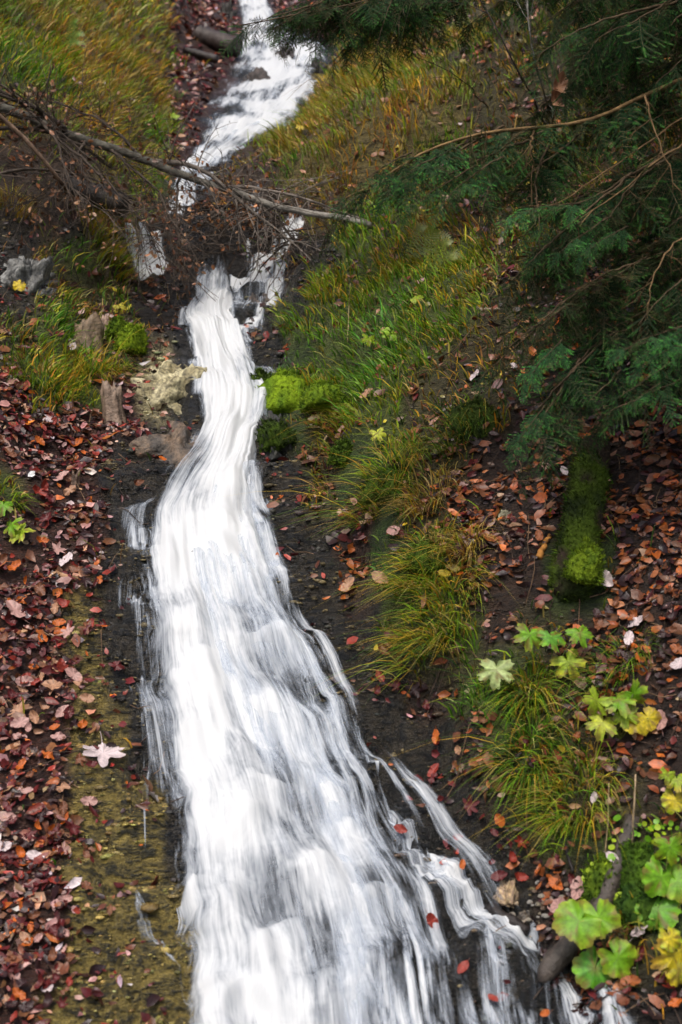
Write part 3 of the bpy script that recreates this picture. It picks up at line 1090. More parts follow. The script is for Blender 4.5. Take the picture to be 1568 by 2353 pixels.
GREEN = dict(green=.5, lime=.25, deep=.1, gold=.1, straw=.05)
MIXD = dict(green=.3, lime=.2, gold=.25, straw=.15, olive=.1)
DRY = dict(straw=.4, gold=.25, olive=.2, brown=.15)
TUS = [
    (215, 850, 130, 420, .22, 'thick green and golden grass tussock beside the rotten wood left of the stream', dict(green=.35, lime=.2, gold=.4, straw=.05)),
    (100, 870, 150, 380, .2, 'broad green grass tussock above the red leaves left of the orange tipped one', GREEN),
    (240, 540, 120, 380, .24, 'drooping golden green tussock on the bank left of the small twin falls', dict(lime=.3, gold=.4, green=.15, straw=.15)),
    (30, 470, 90, 200, .24, 'yellow drooping tussock at the left edge below the dead branches', DRY),
    (890, 1070, 150, 420, .22, 'tall hanging grass tussock on the rock edge right of the stream', MIXD),
    (985, 1150, 110, 260, .2, 'straw coloured drooping tussock beside the tall hanging one', DRY),
    (975, 1290, 130, 380, .18, 'moss footed grass tussock with yellow leaf on it', MIXD),
    (1075, 1250, 70, 170, .2, 'narrow dry tussock hanging right of the moss footed tussock', DRY),
    (1010, 1400, 170, 520, .2, 'wide green tussock spilling over the dark rock right of the stream', MIXD),
    (1215, 1590, 90, 230, .19, 'bright green tussock below the pale lobed leaf', GREEN),
    (1210, 1740, 120, 330, .2, 'large dark green tussock hanging on the right bank', dict(green=.5, deep=.25, gold=.15, straw=.1)),
    (1330, 1850, 140, 330, .18, 'mossy green tussock beside the tall straw stalk', MIXD),
    (1420, 1530, 130, 300, .15, 'fine dark green tussock right of the yellow lobed plants', dict(deep=.4, green=.4, olive=.2)),
    (790, 960, 110, 240, .2, 'long bladed tussock over the mossy stone right of the narrows', MIXD),
    (1060, 980, 110, 260, .2, 'dark green tussock under the spruce tips', dict(deep=.4, green=.4, olive=.2)),
    (15, 1150, 70, 160, .13, 'small fresh green tussock at the left edge', GREEN),
    (700, 880, 80, 200, .14, 'short green tussock growing on the moss cushion beside the water', GREEN),
    (640, 1900, 1, 1, .01, '', GREEN)]
for k_, t_ in enumerate(TUS[:-1]):
    tussock(*t_, sd=k_)


# ------------------------------------------------------------------ moss and stones
def blob_mesh(name, rx, ry, rz, amp, mat, c, c2, sd, fuzz=0, fl=.012, nth=28, nph=16, flat=.25, freq=2.2):
    g = np.random.default_rng(sd)
    ph = np.linspace(-np.pi / 2, np.pi / 2, nph)
    th = np.linspace(0, 2 * np.pi, nth, endpoint=False)
    PH, TH = np.meshgrid(ph, th, indexing='ij')
    dx, dy, dz = np.cos(PH) * np.cos(TH), np.cos(PH) * np.sin(TH), np.sin(PH)
    n = fbm(dx * freq + dz * 1.7 + sd, dy * freq - dz * 1.3, 5, sd % 9, .55)
    if nth > 40:
        n = n * .6 + .5 * (np.round(n * 2.2) / 2.2)          # broken, ledgy faces
    s = 1 + amp * n
    V = np.stack([dx * rx * s, dy * ry * s, np.where(dz > 0, dz, dz * flat) * rz * s], -1).reshape(-1, 3)
    i = np.arange(nph - 1)[:, None] * nth
    j = np.arange(nth)[None]
    q = np.stack([i + j, i + (j + 1) % nth, i + nth + (j + 1) % nth, i + nth + j], -1).reshape(-1, 4)
    f = sstep(-.4, .4, fbm(dx * 4 + sd, dy * 4 + dz * 3, 3, 5)).reshape(-1, 1)
    C = np.asarray(c) * (1 - f) + np.asarray(c2) * f
    mb = MB()
    mb.add(V, [q])
    mb.C[-1] = C
    if fuzz:
        k = g.integers(nth * nph // 3, nth * nph, fuzz)
        b = V[k] + g.normal(0, .12 * min(rx, ry, rz) + .004, (fuzz, 3)) * .5
        nr = V[k] / np.array([rx, ry, rz]) ** 1
        nr /= np.linalg.norm(nr, axis=1, keepdims=True) + 1e-6
        b = V[k] + (b - V[k]) * (1 - np.abs(nr))
        tip = b + nr * fl * g.uniform(.5, 1.4, (fuzz, 1)) + g.normal(0, fl * .35, (fuzz, 3))
        sd_ = np.cross(nr, g.normal(0, 1, (fuzz, 3)))
        sd_ /= np.linalg.norm(sd_, axis=1, keepdims=True) + 1e-6
        w = fl * .22
        FV = np.stack([b - sd_ * w, b + sd_ * w, tip], 1).reshape(-1, 3)
        mb.add(FV, [np.arange(3 * fuzz).reshape(-1, 3)])
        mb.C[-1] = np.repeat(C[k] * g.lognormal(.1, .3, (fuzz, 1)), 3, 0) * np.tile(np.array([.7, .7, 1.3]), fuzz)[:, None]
    return mb.mesh(name, [mat], True)


MOSSC, MOSSD = (.13, .20, .012), (.045, .085, .008)


def moss(px, py, wpx, hpx, label, sd, c=MOSSC, c2=MOSSD, name='moss_cushion', cat='moss', sink=.25, up=0.0):
    p = hit(px, py + hpx * .4)
    w, h = wpx * K * p.y * .6, hpx * K * p.y * 1.0
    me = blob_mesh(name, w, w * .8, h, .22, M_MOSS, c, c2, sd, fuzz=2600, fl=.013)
    o = link(name, me, label=label, cat=cat)
    o.location = p - Vector((0, -w * .35 + up, h * sink - up))
    o.rotation_euler = (R(12), 0, sd)
    return o


moss(300, 785, 66, 52, 'round bright green moss cushion left of the pale rock', 1, (.19, .27, .012), (.09, .15, .01), up=.05)
moss(268, 762, 44, 36, 'smaller moss cushion behind the round bright one', 2, up=.04)
moss(655, 905, 120, 92, 'large bright moss cushion at the water edge right of the narrows', 3, (.19, .29, .012), (.08, .15, .01), up=.05)
moss(745, 925, 100, 54, 'low oval moss cushion right of the large bright one', 4, (.16, .24, .012), (.07, .13, .01), up=.06)
moss(635, 985, 90, 60, 'dark wet moss cushion low beside the white water', 5, (.05, .085, .008), (.02, .035, .006))
moss(600, 870, 60, 50, 'small dark moss cushion on the wet rock beside the narrows', 6, (.06, .10, .01), (.025, .04, .008))
moss(790, 1032, 60, 44, 'small moss cushion below the dry stick', 7, (.07, .12, .01), (.03, .055, .008))
moss(985, 1265, 110, 70, 'moss mound under the tussock with the yellow leaf', 8, (.06, .11, .01), (.03, .05, .008))
moss(900, 1100, 120, 80, 'moss mound under the tall hanging tussock', 9, (.06, .10, .012), (.03, .05, .008))
moss(1400, 2010, 110, 80, 'bright moss bank between the dark branch and the round leaves', 10)
moss(1480, 1980, 120, 90, 'mossy hummock behind the round green leaves', 11, (.07, .14, .01), (.035, .07, .008))
moss(1100, 950, 110, 70, 'dark moss mound under the spruce tips', 12, (.05, .08, .012), (.025, .04, .008))
moss(1332, 1330, 88, 70, 'bright moss lump on the lower end of the mossy log', 14, (.19, .27, .016), (.09, .15, .012), up=.10)
moss(1500, 2060, 150, 80, 'mossy ground mound under the round green leaves', 13, (.05, .10, .01), (.02, .05, .008))


def rock(px, py, wpx, hpx, label, sd, c, c2, name='rock', dep=.8, sink=.35, amp=.3, lean=0.0, mat=None):
    p = hit(px, py + hpx * .45)
    w, h = wpx * K * p.y * .5, hpx * K * p.y
    me = blob_mesh(name, w, w * dep, h, amp * 1.5, mat or M_STONE, c, c2, sd, nth=64, nph=40, freq=2.6)
    o = link(name, me, label=label, cat='rock' if 'rock' in name else 'stone')
    o.location = p - Vector((0, -w * dep * .45, h * sink))
    o.rotation_euler = (R(-10), lean, sd * 1.3)
    return o


rock(398, 850, 230, 105, 'pale yellow green rock slab left of the white water', 31, (.46, .41, .25), (.20, .17, .09), 'pale_rock', 1.3, .45, .12)
rock(385, 985, 230, 80, 'wet brown rock ledge with leaves left of the narrows', 32, (.13, .09, .06), (.05, .042, .036), 'wet_rock', 1.1, .5, .14)
rock(1168, 2045, 72, 42, 'pale brown stone at the water edge beside the pebbles', 33, (.38, .28, .16), (.22, .15, .1), 'stone', .8, .2, .25)
rock(605, 670, 100, 60, 'brown wet rock under the thin side film of water', 34, (.10, .075, .06), (.045, .04, .038), 'wet_rock', .8, .55, .2)
rock(640, 960, 110, 90, 'dark wet rock beneath the moss cushions', 35, (.035, .035, .03), (.015, .016, .016), 'wet_rock', .8, .6, .2)
rock(1215, 2090, 40, 22, 'small grey stone behind the dark wet stick', 36, (.2, .16, .12), (.1, .09, .08), 'stone', .8, .2, .25)
rock(1160, 1140 + 40, 30, 20, 'small pale stone in the litter under the spruce', 37, (.32, .3, .2), (.2, .18, .12), 'stone')
rock(650, 120, 60, 44, 'dark stone splitting the upper cascade', 38, (.05, .04, .04), (.02, .02, .02), 'dark_rock')
rock(590, 175, 70, 46, 'dark stone in the left film of the upper cascade', 39, (.06, .045, .04), (.025, .02, .02), 'dark_rock')
rock(735, 150, 50, 40, 'dark stone at the right edge of the upper cascade', 40, (.05, .04, .035), (.02, .02, .02), 'dark_rock')
rock(525, 20, 40, 40, 'dark stone left of the topmost fall', 41, (.04, .035, .03), (.02, .02, .02), 'dark_rock')
rock(50, 600, 190, 90, 'grey blue rock face under grass at the left edge', 42, (.17, .17, .16), (.07, .07, .065), 'grey_rock', .7, .5, .2)

g_ = np.random.default_rng(77)
peb_me = [blob_mesh('pebble', 1, .75, .6, .22, M_STONE, c, tuple(v * .8 for v in c), 50 + k, nth=12, nph=8, flat=.8)
          for k, c in enumerate([(.62, .55, .45), (.5, .42, .3), (.36, .25, .18), (.66, .62, .56)])]
for k_ in range(46):
    px_, py_ = g_.normal(1250, 42), g_.normal(2085, 34)
    if px_ < 1170:
        px_ += 80
    p_ = hit(px_, py_)
    o_ = link('pebble', peb_me[k_ % 4], label='small pale pebble in the gravel pocket beside the pale brown stone', cat='pebble', group='pebbles on the right shore')
    o_.location = p_ + Vector((0, 0, .004))
    o_.scale = (float(g_.uniform(.007, .017)),) * 3
    o_.rotation_euler = (0, 0, float(g_.uniform(0, 6)))

# ------------------------------------------------------------------ wood
def path3(pts, n=24, jit=0.0, sd=0):
    """smooth curve through points"""
    P = np.array([tuple(p) for p in pts], float)
    s = np.concatenate([[0], np.cumsum(np.linalg.norm(np.diff(P, axis=0), axis=1))])
    t = np.linspace(0, s[-1], n)
    Q = np.stack([np.interp(t, s, P[:, k]) for k in range(3)], -1)
    for k in range(3):
        if n > 8:
            a, b = Q[0, k], Q[-1, k]
            Q[:, k] = _smooth(Q[:, k], 5)[:n]
            Q[0, k], Q[-1, k] = a, b
    if jit:
        g = np.random.default_rng(sd)
        d = np.cumsum(g.normal(0, jit, (n, 3)), 0)
        d -= np.linspace(0, 1, n)[:, None] * d[-1] * .6
        Q += d
    return Q


def grow(mb, p, d, ln, r, lev, g, c, grav=-.1, n=7, leafs=None, spread=.7):
    """a twig with side twigs"""
    d = np.asarray(d, float)
    d = d / np.linalg.norm(d)
    P = [np.asarray(p, float)]
    for k in range(n):
        d = d + g.normal(0, .13, 3) + np.array([0, 0, grav / n])
        d /= np.linalg.norm(d)
        P.append(P[-1] + d * ln / n)
    P = np.array(P)
    mb.tube(P, np.linspace(r, r * .35, n + 1), 5 if r > .006 else 4, c)
    if leafs is not None:
        for k in range(2, n + 1):
            leafs.append((P[k], d.copy()))
    if lev > 0:
        for k in range(1, n):
            if g.uniform() < .75:
                dd = (P[k + 1] - P[k]) / (ln / n) + g.normal(0, spread, 3)
                grow(mb, P[k], dd, ln * g.uniform(.35, .6), r * .5, lev - 1, g, c, grav, max(4, n - 2), leafs, spread)


def dead_leaves(spots, n, g, colours, size=.05, hang=.5):
    """withered leaves still hanging on twigs"""
    mb = MB()
    for k in g.choice(len(spots), n):
        p, d = spots[k]
        L_ = size * g.uniform(.6, 1.3)
        a = g.normal(0, 1, 3) + np.array([0, 0, -hang])
        a /= np.linalg.norm(a)
        b = np.cross(a, g.normal(0, 1, 3))
        b /= np.linalg.norm(b)
        c = np.cross(a, b)
        p = p + g.normal(0, .01, 3)
        W = L_ * .3
        V = np.array([p, p + a * L_ * .35 + b * W + c * W * .5, p + a * L_ * .75 + b * W * .7 + c * W * .3, p + a * L_, p + a * L_ * .75 - b * W * .7 + c * W * .3,
                      p + a * L_ * .35 - b * W + c * W * .5, p + a * L_ * .5])
        mb.add(V, [np.array([[0, 1, 6], [1, 2, 6], [2, 3, 6], [3, 4, 6], [4, 5, 6], [5, 0, 6]])], np.array(colours[g.integers(len(colours))]) * g.lognormal(0, .3))
    return mb.mesh('withered_leaves', [M_LEAF], False)


BARKC = (.16, .135, .115)
DARKB = (.075, .058, .046)


def build_fallen_tree():
    g = np.random.default_rng(900)
    A, Bp = at(-260, 165, 9.3), hit(856, 526) + Vector((0, 0, .03))
    A2, Mid = at(150, 312, 9.45), at(500, 430, 9.5)
    pts = [A, at(0, 248, 9.4), A2, at(330, 368, 9.5), Mid, at(640, 478, 9.45), Bp]
    root = link('fallen_tree', None, label='slender fallen tree trunk lying across the gully above the falls', cat='fallen tree')
    root.location = Bp
    bpy.context.view_layer.update()
    inv = Matrix.Translation(-Bp)
    Q = path3(pts, 40, .004, 3)
    mb = MB()
    rad = np.linspace(.036, .019, 40)
    cc = np.array([.105, .10, .082])
    mb.tube(Q, rad, 10, cc, wob=.06)
    fr = np.repeat(np.linspace(0, 1, 40), 10)[:, None]
    mb.C[-1] = np.array([[.085, .08, .065]]) * (1 - sstep(.5, .95, fr)) + np.array([[.26, .24, .21]]) * sstep(.5, .95, fr)
    # the light side branch stubs
    me = mb.mesh('trunk', [M_BARK])
    me.transform(inv)
    link('trunk', me, root)
    spots = []
    # main limbs
    limbs = [
        ([(360, 370, 10.1), (420, 372, 10.0), (500, 398, 9.95), (560, 455, 9.95), (640, 520, 9.85), (720, 600, 9.7)], .02),
        ([(150, 300, 9.9), (60, 235, 9.6), (-60, 190, 9.4)], .022),
        ([(480, 425, 10.15), (600, 430, 10.0), (700, 460, 9.95), (800, 490, 9.9), (915, 525, 9.85)], .014),
        ([(560, 455, 10.2), (680, 475, 10.1), (760, 500, 10.0), (880, 495, 9.9)], .012),
        ([(250, 335, 10), (330, 400, 9.8), (400, 470, 9.7), (390, 560, 9.65)], .012),
        ([(100, 280, 9.85), (200, 380, 9.6), (300, 470, 9.5), (350, 545, 9.45)], .013),
        ([(60, 250, 9.8), (130, 310, 9.6), (170, 430, 9.4), (260, 500, 9.3)], .011),
        ([(330, 368, 10.1), (270, 300, 10.2), (180, 255, 10.3), (90, 230, 10.3)], .012),
        ([(420, 400, 10.1), (400, 480, 9.9), (405, 560, 9.8), (425, 640, 9.7)], .010),
        ([(600, 465, 10.2), (660, 540, 10.0), (690, 580, 9.9), (745, 610, 9.7)], .011),
        ([(200, 320, 9.95), (150, 400, 9.7), (90, 450, 9.5), (20, 470, 9.4)], .010)]
    for k, (pp, r) in enumerate(limbs):
        P = path3([at(p[0], p[1], p[2] - .5) for p in pp], 14, .008, 10 + k)
        m2 = MB()
        c = np.array(BARKC if k in (0, 2) else DARKB) * g.uniform(.8, 1.2)
        m2.tube(P, np.linspace(r, r * .3, 14), 6, c)
        for i in range(1, 14):
            for _ in range(3):
                dd = P[min(i + 1, 13)] - P[i - 1]
                dd = dd / np.linalg.norm(dd) + g.normal(0, .8, 3) * np.array([1, .7, 1])
                grow(m2, P[i], dd, g.uniform(.2, .6), r * .26, 1, g, c * g.uniform(.8, 1.3), -.25, 6, spots)
        me = m2.mesh('branch', [M_BARK])
        me.transform(inv)
        link('branch', me, root)
    # withered beech leaves still on the twigs
    near = [s for s in spots if not (s[0][0] > -.4 and s[0][2] < 2.0)]
    me = dead_leaves(near, 900, g, [(.17, .065, .025), (.24, .10, .04), (.1, .04, .02), (.3, .16, .08)], .036)
    me.transform(inv)
    o = link('withered_leaves', me, root)
    o['kind'] = 'stuff'


build_fallen_tree()


def stick(name, pp, r0, r1, label, c, sd=0, cat='branch', n=14, ground=False, jit=.004, twigs=0, mat=None, sides=7, wob=.1):
    if ground:
        pts = [hit(a, b) + Vector((0, 0, r0 * .6)) for a, b in pp]
    else:
        pts = [at(*p) if len(p) == 3 else hit(*p) for p in pp]
    g = np.random.default_rng(sd)
    P = path3(pts, n, jit, sd)
    base = Vector(P[0])
    mb = MB()
    rr = np.linspace(r0, r1, n)
    if r1 > .03:
        rr[-3:] *= np.array([.95, .75, .4])
    mb.tube(P, rr, sides, c, wob=wob)
    for k in range(twigs):
        i = g.integers(2, n - 1)
        dd = (P[i] - P[i - 1])
        dd = dd / np.linalg.norm(dd) + g.normal(0, .6, 3)
        grow(mb, P[i], dd, g.uniform(.12, .4), max(r1 * .8, .0018), 1, g, c, -.2, 5)
    me = mb.mesh(name, [mat or M_BARK])
    me.transform(Matrix.Translation(-base))
    o = link(name, me, label=label, cat=cat)
    o.location = base
    return o


stick('dead_branch', [(-40, 240, 8.6), (0, 262, 8.7), (90, 350, 8.8), (150, 430, 8.9), (212, 502)], .016, .008, 'long bare brown branch slanting down the left bank before the trunk', (.2, .13, .09), 1, twigs=8)
stick('dead_branch', [(-60, 300, 8.9), (60, 290, 9.2), (170, 320, 9.4), (260, 390, 9.6)], .016, .006, 'dark bare branch lying along the left bank under the trunk', DARKB, 2, twigs=10)
stick('dead_branch', [(-60, 420, 8.6), (60, 380, 8.9), (190, 400, 9.2), (330, 470, 9.4)], .012, .005, 'thin dark branch over the hollow on the left bank', DARKB, 3, twigs=10)
stick('dry_stick', [(776, 938), (760, 985), (735, 1035), (714, 1070)], .007, .005, 'pale dry stick leaning on the right bank below the moss cushions', (.42, .30, .19), 4, 'stick', twigs=1)
stick('straw_stalk', [(1452, 1955), (1456, 1870, 5.2), (1462, 1778, 5.18)], .0045, .0025, 'tall pale straw stalk standing beside the dark branch', (.5, .36, .22), 5, 'stalk', jit=.001)
stick('straw_stalk', [(1390, 1960), (1398, 1870, 5.3), (1400, 1800, 5.3)], .003, .0015, 'thinner pale stalk left of the tall straw stalk', (.4, .3, .16), 6, 'stalk', jit=.001)
stick('wet_branch', [(1455, 1890), (1435, 1960), (1400, 2040), (1360, 2110), (1310, 2180), (1262, 2262)], .030, .045, 'dark wet branch slanting down the right shore into the water', (.06, .048, .04), 7, ground=True, mat=M_WETWOOD, jit=.006, n=20, sides=9, wob=.16)
stick('wet_stick', [(1135, 2085), (1155, 2110), (1185, 2130), (1215, 2150)], .026, .018, 'short black wet stick lying by the gravel pocket', (.02, .015, .014), 8, 'stick', ground=True, mat=M_WETWOOD, n=10, wob=.2)
stick('wet_stick', [(1285, 1880), (1300, 1950), (1320, 2010)], .009, .006, 'thin black stick above the gravel pocket', (.025, .02, .018), 9, 'stick', ground=True, mat=M_WETWOOD)
stick('wet_stick', [(1140, 1790), (1170, 1760), (1200, 1730)], .010, .007, 'thin dark stick under the large dark green tussock', (.05, .04, .035), 10, 'stick', ground=True, mat=M_WETWOOD)
stick('orange_wood', [(1238, 1290), (1252, 1262), (1268, 1232)], .016, .010, 'orange broken piece of wood left of the mossy log', (.45, .2, .05), 11, 'wood', ground=True)
stick('fallen_twig', [(1190, 590), (1220, 570, 8.6), (1245, 552, 8.4)], .008, .005, 'short pale twig standing under the spruce boughs', (.5, .42, .34), 12, 'twig')
stick('fallen_twig', [(1090, 713), (1115, 716), (1142, 714)], .009, .008, 'short pale twig on the grassy slope under the spruce', (.36, .28, .2), 13, 'twig', ground=True)
stick('thin_stalk', [(800, 790), (803, 720, 8.2), (806, 652, 8.1)], .004, .002, 'thin dry stalk standing in the lush right grass', (.4, .32, .16), 14, 'stalk', jit=.001)
stick('wet_twig', [(680, 1473), (740, 1466), (800, 1464)], .004, .003, 'thin black twig reaching over the rock right of the water', (.02, .016, .015), 15, 'twig')

# the rotten stump and wood pieces on the left bank
def stump(px, py, wpx, hpx, label, c, sd, name='rotten_stump', lean=.1, split=True):
    p = hit(px, py)
    w, h = wpx * K * p.y * .5, hpx * K * p.y
    g = np.random.default_rng(sd)
    th = np.linspace(0, 2 * np.pi, 22, endpoint=False)
    rad = w * (1 + .14 * np.sin(th * 5 + sd) + .08 * g.normal(0, 1, 22))
    top = h * (1 + .22 * np.sin(th * 2 + sd) + .1 * g.normal(0, 1, 22))
    lv = [-.25, 0, .25, .5, .75, 1.0]
    V = []
    for k, f in enumerate(lv):
        rr = rad * (1.25 - .3 * sstep(-.3, .5, f)) * (1 + .04 * g.normal(0, 1, 22))
        V.append(np.stack([np.cos(th) * rr + lean * f * h, np.sin(th) * rr * .7, (top if f > 0 else h) * f + 0 * th], -1))
    inn = V[-1] * np.array([.72, .72, 1]) - np.array([0, 0, h * .05])
    V.append(inn)
    V.append(inn * np.array([.3, .3, 1]) - np.array([0, 0, h * .35]))
    V = np.concatenate(V)
    n = 22
    m = len(lv) + 2
    i = np.arange(m - 1)[:, None] * n
    j = np.arange(n)[None]
    q = np.stack([i + j, i + (j + 1) % n, i + n + (j + 1) % n, i + n + j], -1).reshape(-1, 4)
    mb = MB().add(V, [q, np.array([[(m - 1) * n + k for k in range(n)]])], c)
    C = np.ones((len(V), 3)) * np.asarray(c)
    C *= (.75 + .5 * np.tile(np.sin(th * 9 + sd) * .5 + .5, m))[:, None]
    mb.C[-1] = C
    o = link(name, mb.mesh(name, [M_WETWOOD], True), label=label, cat='stump')
    o.location = p
    return o


stump(203, 800, 62, 62, 'grey brown rotten stump in the grass left of the moss cushions', (.17, .12, .075), 4)
stump(236, 775, 24, 42, 'thin upright wood splinter beside the rotten stump', (.3, .2, .15), 5, 'wood_splinter')
stump(262, 972, 44, 82, 'weathered upright wood chunk at the end of the golden tussock', (.2, .14, .10), 6, 'wood_chunk', -.12)
stump(172, 1115, 20, 30, 'small dark wood stub in the red leaves', (.1, .06, .04), 7, 'wood_stub')

# dark log by the upper cascade
def log_(px0, py0, px1, py1, rpx, label, c, sd, name='log', up=.0, mat=None, dY=0.0, endc=(.03, .022, .018)):
    a, b = hit(px0, py0), hit(px1, py1)
    r = rpx * K * a.y
    if dY:
        b = at(px1, py1, a.y + dY)
    a = a + Vector((0, 0, r * up))
    b = b + Vector((0, 0, r * up))
    g = np.random.default_rng(sd)
    P = path3([a, a.lerp(b, .5) + Vector((0, 0, r * .1)), b], 16, r * .03, sd)
    mb = MB()
    mb.tube(P, r * (1 + .07 * g.normal(0, 1, 16)), 14, c, wob=.07)
    o = link(name, mb.mesh(name, [mat or M_WETWOOD]), label=label, cat='log')
    o.data.transform(Matrix.Translation(-a))
    o.location = a
    return o


log_(455, 90, 540, 122, 22, 'dark thick log lying left of the upper cascade', (.045, .032, .028), 21, up=.5, dY=-.2)
log_(430, 118, 500, 140, 9, 'thin dark log under the thick one', (.03, .022, .02), 22, up=.3, dY=-.1)
log_(150, 430, 290, 480, 26, 'shade of the hollow under the left bank brush, built as a dark log shape', (.022, .017, .014), 23, up=.2, dY=-.1)  # near-black tube added in place of the shade inside the bank overhang


def mossy_log(pts, r, label, sd, c, c2, fuzz=5200):
    P = [hit(a, b) + Vector((0, 0, r * .25)) for a, b in pts]
    Q = path3(P, 26, .003, sd)
    g = np.random.default_rng(sd)
    mb = MB()
    n = 22
    rad = np.linspace(r * .8, r * 1.15, 26) * (1 + .08 * np.sin(np.linspace(0, 6, 26)))
    rad[-3:] *= np.array([.92, .72, .4])
    mb.tube(Q, rad, n, c, wob=.07)
    V = mb.V[-1]
    f = sstep(-.3, .5, fbm(V[:, 0] * 9 + V[:, 2] * 4, V[:, 1] * 9, 3, 8))[:, None]
    C = np.asarray(c) * (1 - f) + np.asarray(c2) * f
    bk = sstep(.05, .35, fbm(V[:, 0] * 5 + 3, V[:, 1] * 5 + V[:, 2] * 3, 3, 9))[:, None]
    C = C * (1 - bk) + np.array([[.05, .035, .024]]) * bk
    mb.C[-1] = C
    cen = np.repeat(Q, n, 0)
    nr = V - cen
    nr /= np.linalg.norm(nr, axis=1, keepdims=True) + 1e-6
    pk = np.clip(1 - bk[:, 0], .06, 1)
    k = g.choice(len(V), fuzz, p=pk / pk.sum())
    k2 = np.clip(k + g.integers(-n - 1, n + 2, fuzz), 0, len(V) - 1)
    t = g.uniform(0, 1, (fuzz, 1))
    b = V[k] * (1 - t) + V[k2] * t
    tip = b + nr[k] * .022 * g.uniform(.4, 1.4, (fuzz, 1)) + g.normal(0, .005, (fuzz, 3))
    s = np.cross(nr[k], g.normal(0, 1, (fuzz, 3)))
    s /= np.linalg.norm(s, axis=1, keepdims=True) + 1e-6
    mb.add(np.stack([b - s * .003, b + s * .003, tip], 1).reshape(-1, 3), [np.arange(3 * fuzz).reshape(-1, 3)])
    mb.C[-1] = np.repeat(C[k] * g.lognormal(.15, .35, (fuzz, 1)), 3, 0)
    base = Vector(Q[0])
    me = mb.mesh('mossy_log', [M_MOSS])
    me.transform(Matrix.Translation(-base))
    o = link('mossy_log', me, label=label, cat='log')
    o.location = base


mossy_log([(1368, 1040), (1362, 1120), (1345, 1230), (1325, 1320), (1318, 1390)], .092, 'moss covered log pointing down the right slope into the leaves', 31, (.085, .13, .014), (.03, .045, .012), 9000)

# fine dead twigs lying in the leaves
def build_twigs():
    g = np.random.default_rng(970)
    x, y, g2 = scatter(9000, 4.2, 11, seed=971)
    z = height(x, y)
    zn = zone(x, y, z)
    ok = np.array([dict(o=1, q=.6, r=.35, b=1, d=1, g=.3, k=.1).get(c, 0) for c in CODES])[zn] > g.uniform(0, 1.6, len(x))
    mb = MB()
    for a, b in zip(x[ok][:1900], y[ok][:1900]):
        L_ = g.uniform(.05, .24)
        an = g.uniform(0, 6.28)
        t = np.linspace(-.5, .5, 4)
        px, py = a + math.cos(an) * t * L_ + g.normal(0, .006, 4), b + math.sin(an) * t * L_ * .8
        pz = height(px, py) + .014 + g.uniform(0, .02) + t * g.normal(0, .03)
        mb.tube(np.stack([px, py, pz], -1), [.0026, .0024, .002, .0012], 4, np.array([(.06, .04, .03), (.16, .1, .06), (.03, .022, .018)][g.integers(3)]), cap=False)
    link('twig_litter', mb.mesh('twig_litter', [M_BARK]), kind='stuff', label='thin dead twigs strewn over the leaves on both banks', cat='twigs')


build_twigs()

# tangled brushwood caught on the ledge
def build_brush():
    g = np.random.default_rng(950)
    mb = MB()
    spots = []
    for k in range(70):
        px, py = g.uniform(430, 690), g.uniform(455, 600)
        p = hit(px, py)
        p = p + Vector((0, -g.uniform(0, .25), g.uniform(0, .12)))
        a = g.uniform(-.5, .5)
        d = np.array([math.cos(a) * (1 if g.uniform() < .5 else -1), g.uniform(-.6, .1), math.sin(a) - .25])
        c = np.array(DARKB) * g.uniform(.3, .9)
        grow(mb, tuple(p), d, g.uniform(.2, .6), g.uniform(.003, .009), 1 if g.uniform() < .3 else 0, g, c, -.2, 6, spots)
    me = mb.mesh('brushwood', [M_BARK])
    o = link('brushwood', me, label='tangled dark twigs caught on the ledge between the falls', cat='brushwood', kind='stuff')
    up = [s for s in spots if s[0][2] > 2.02]
    me2 = dead_leaves(up, 450, g, [(.2, .085, .03), (.13, .05, .02), (.3, .15, .06)], .04, 1.2)
    link('caught_leaves', me2, kind='stuff', label='brown leaves caught in the tangled twigs on the ledge', cat='leaf litter')


build_brush()

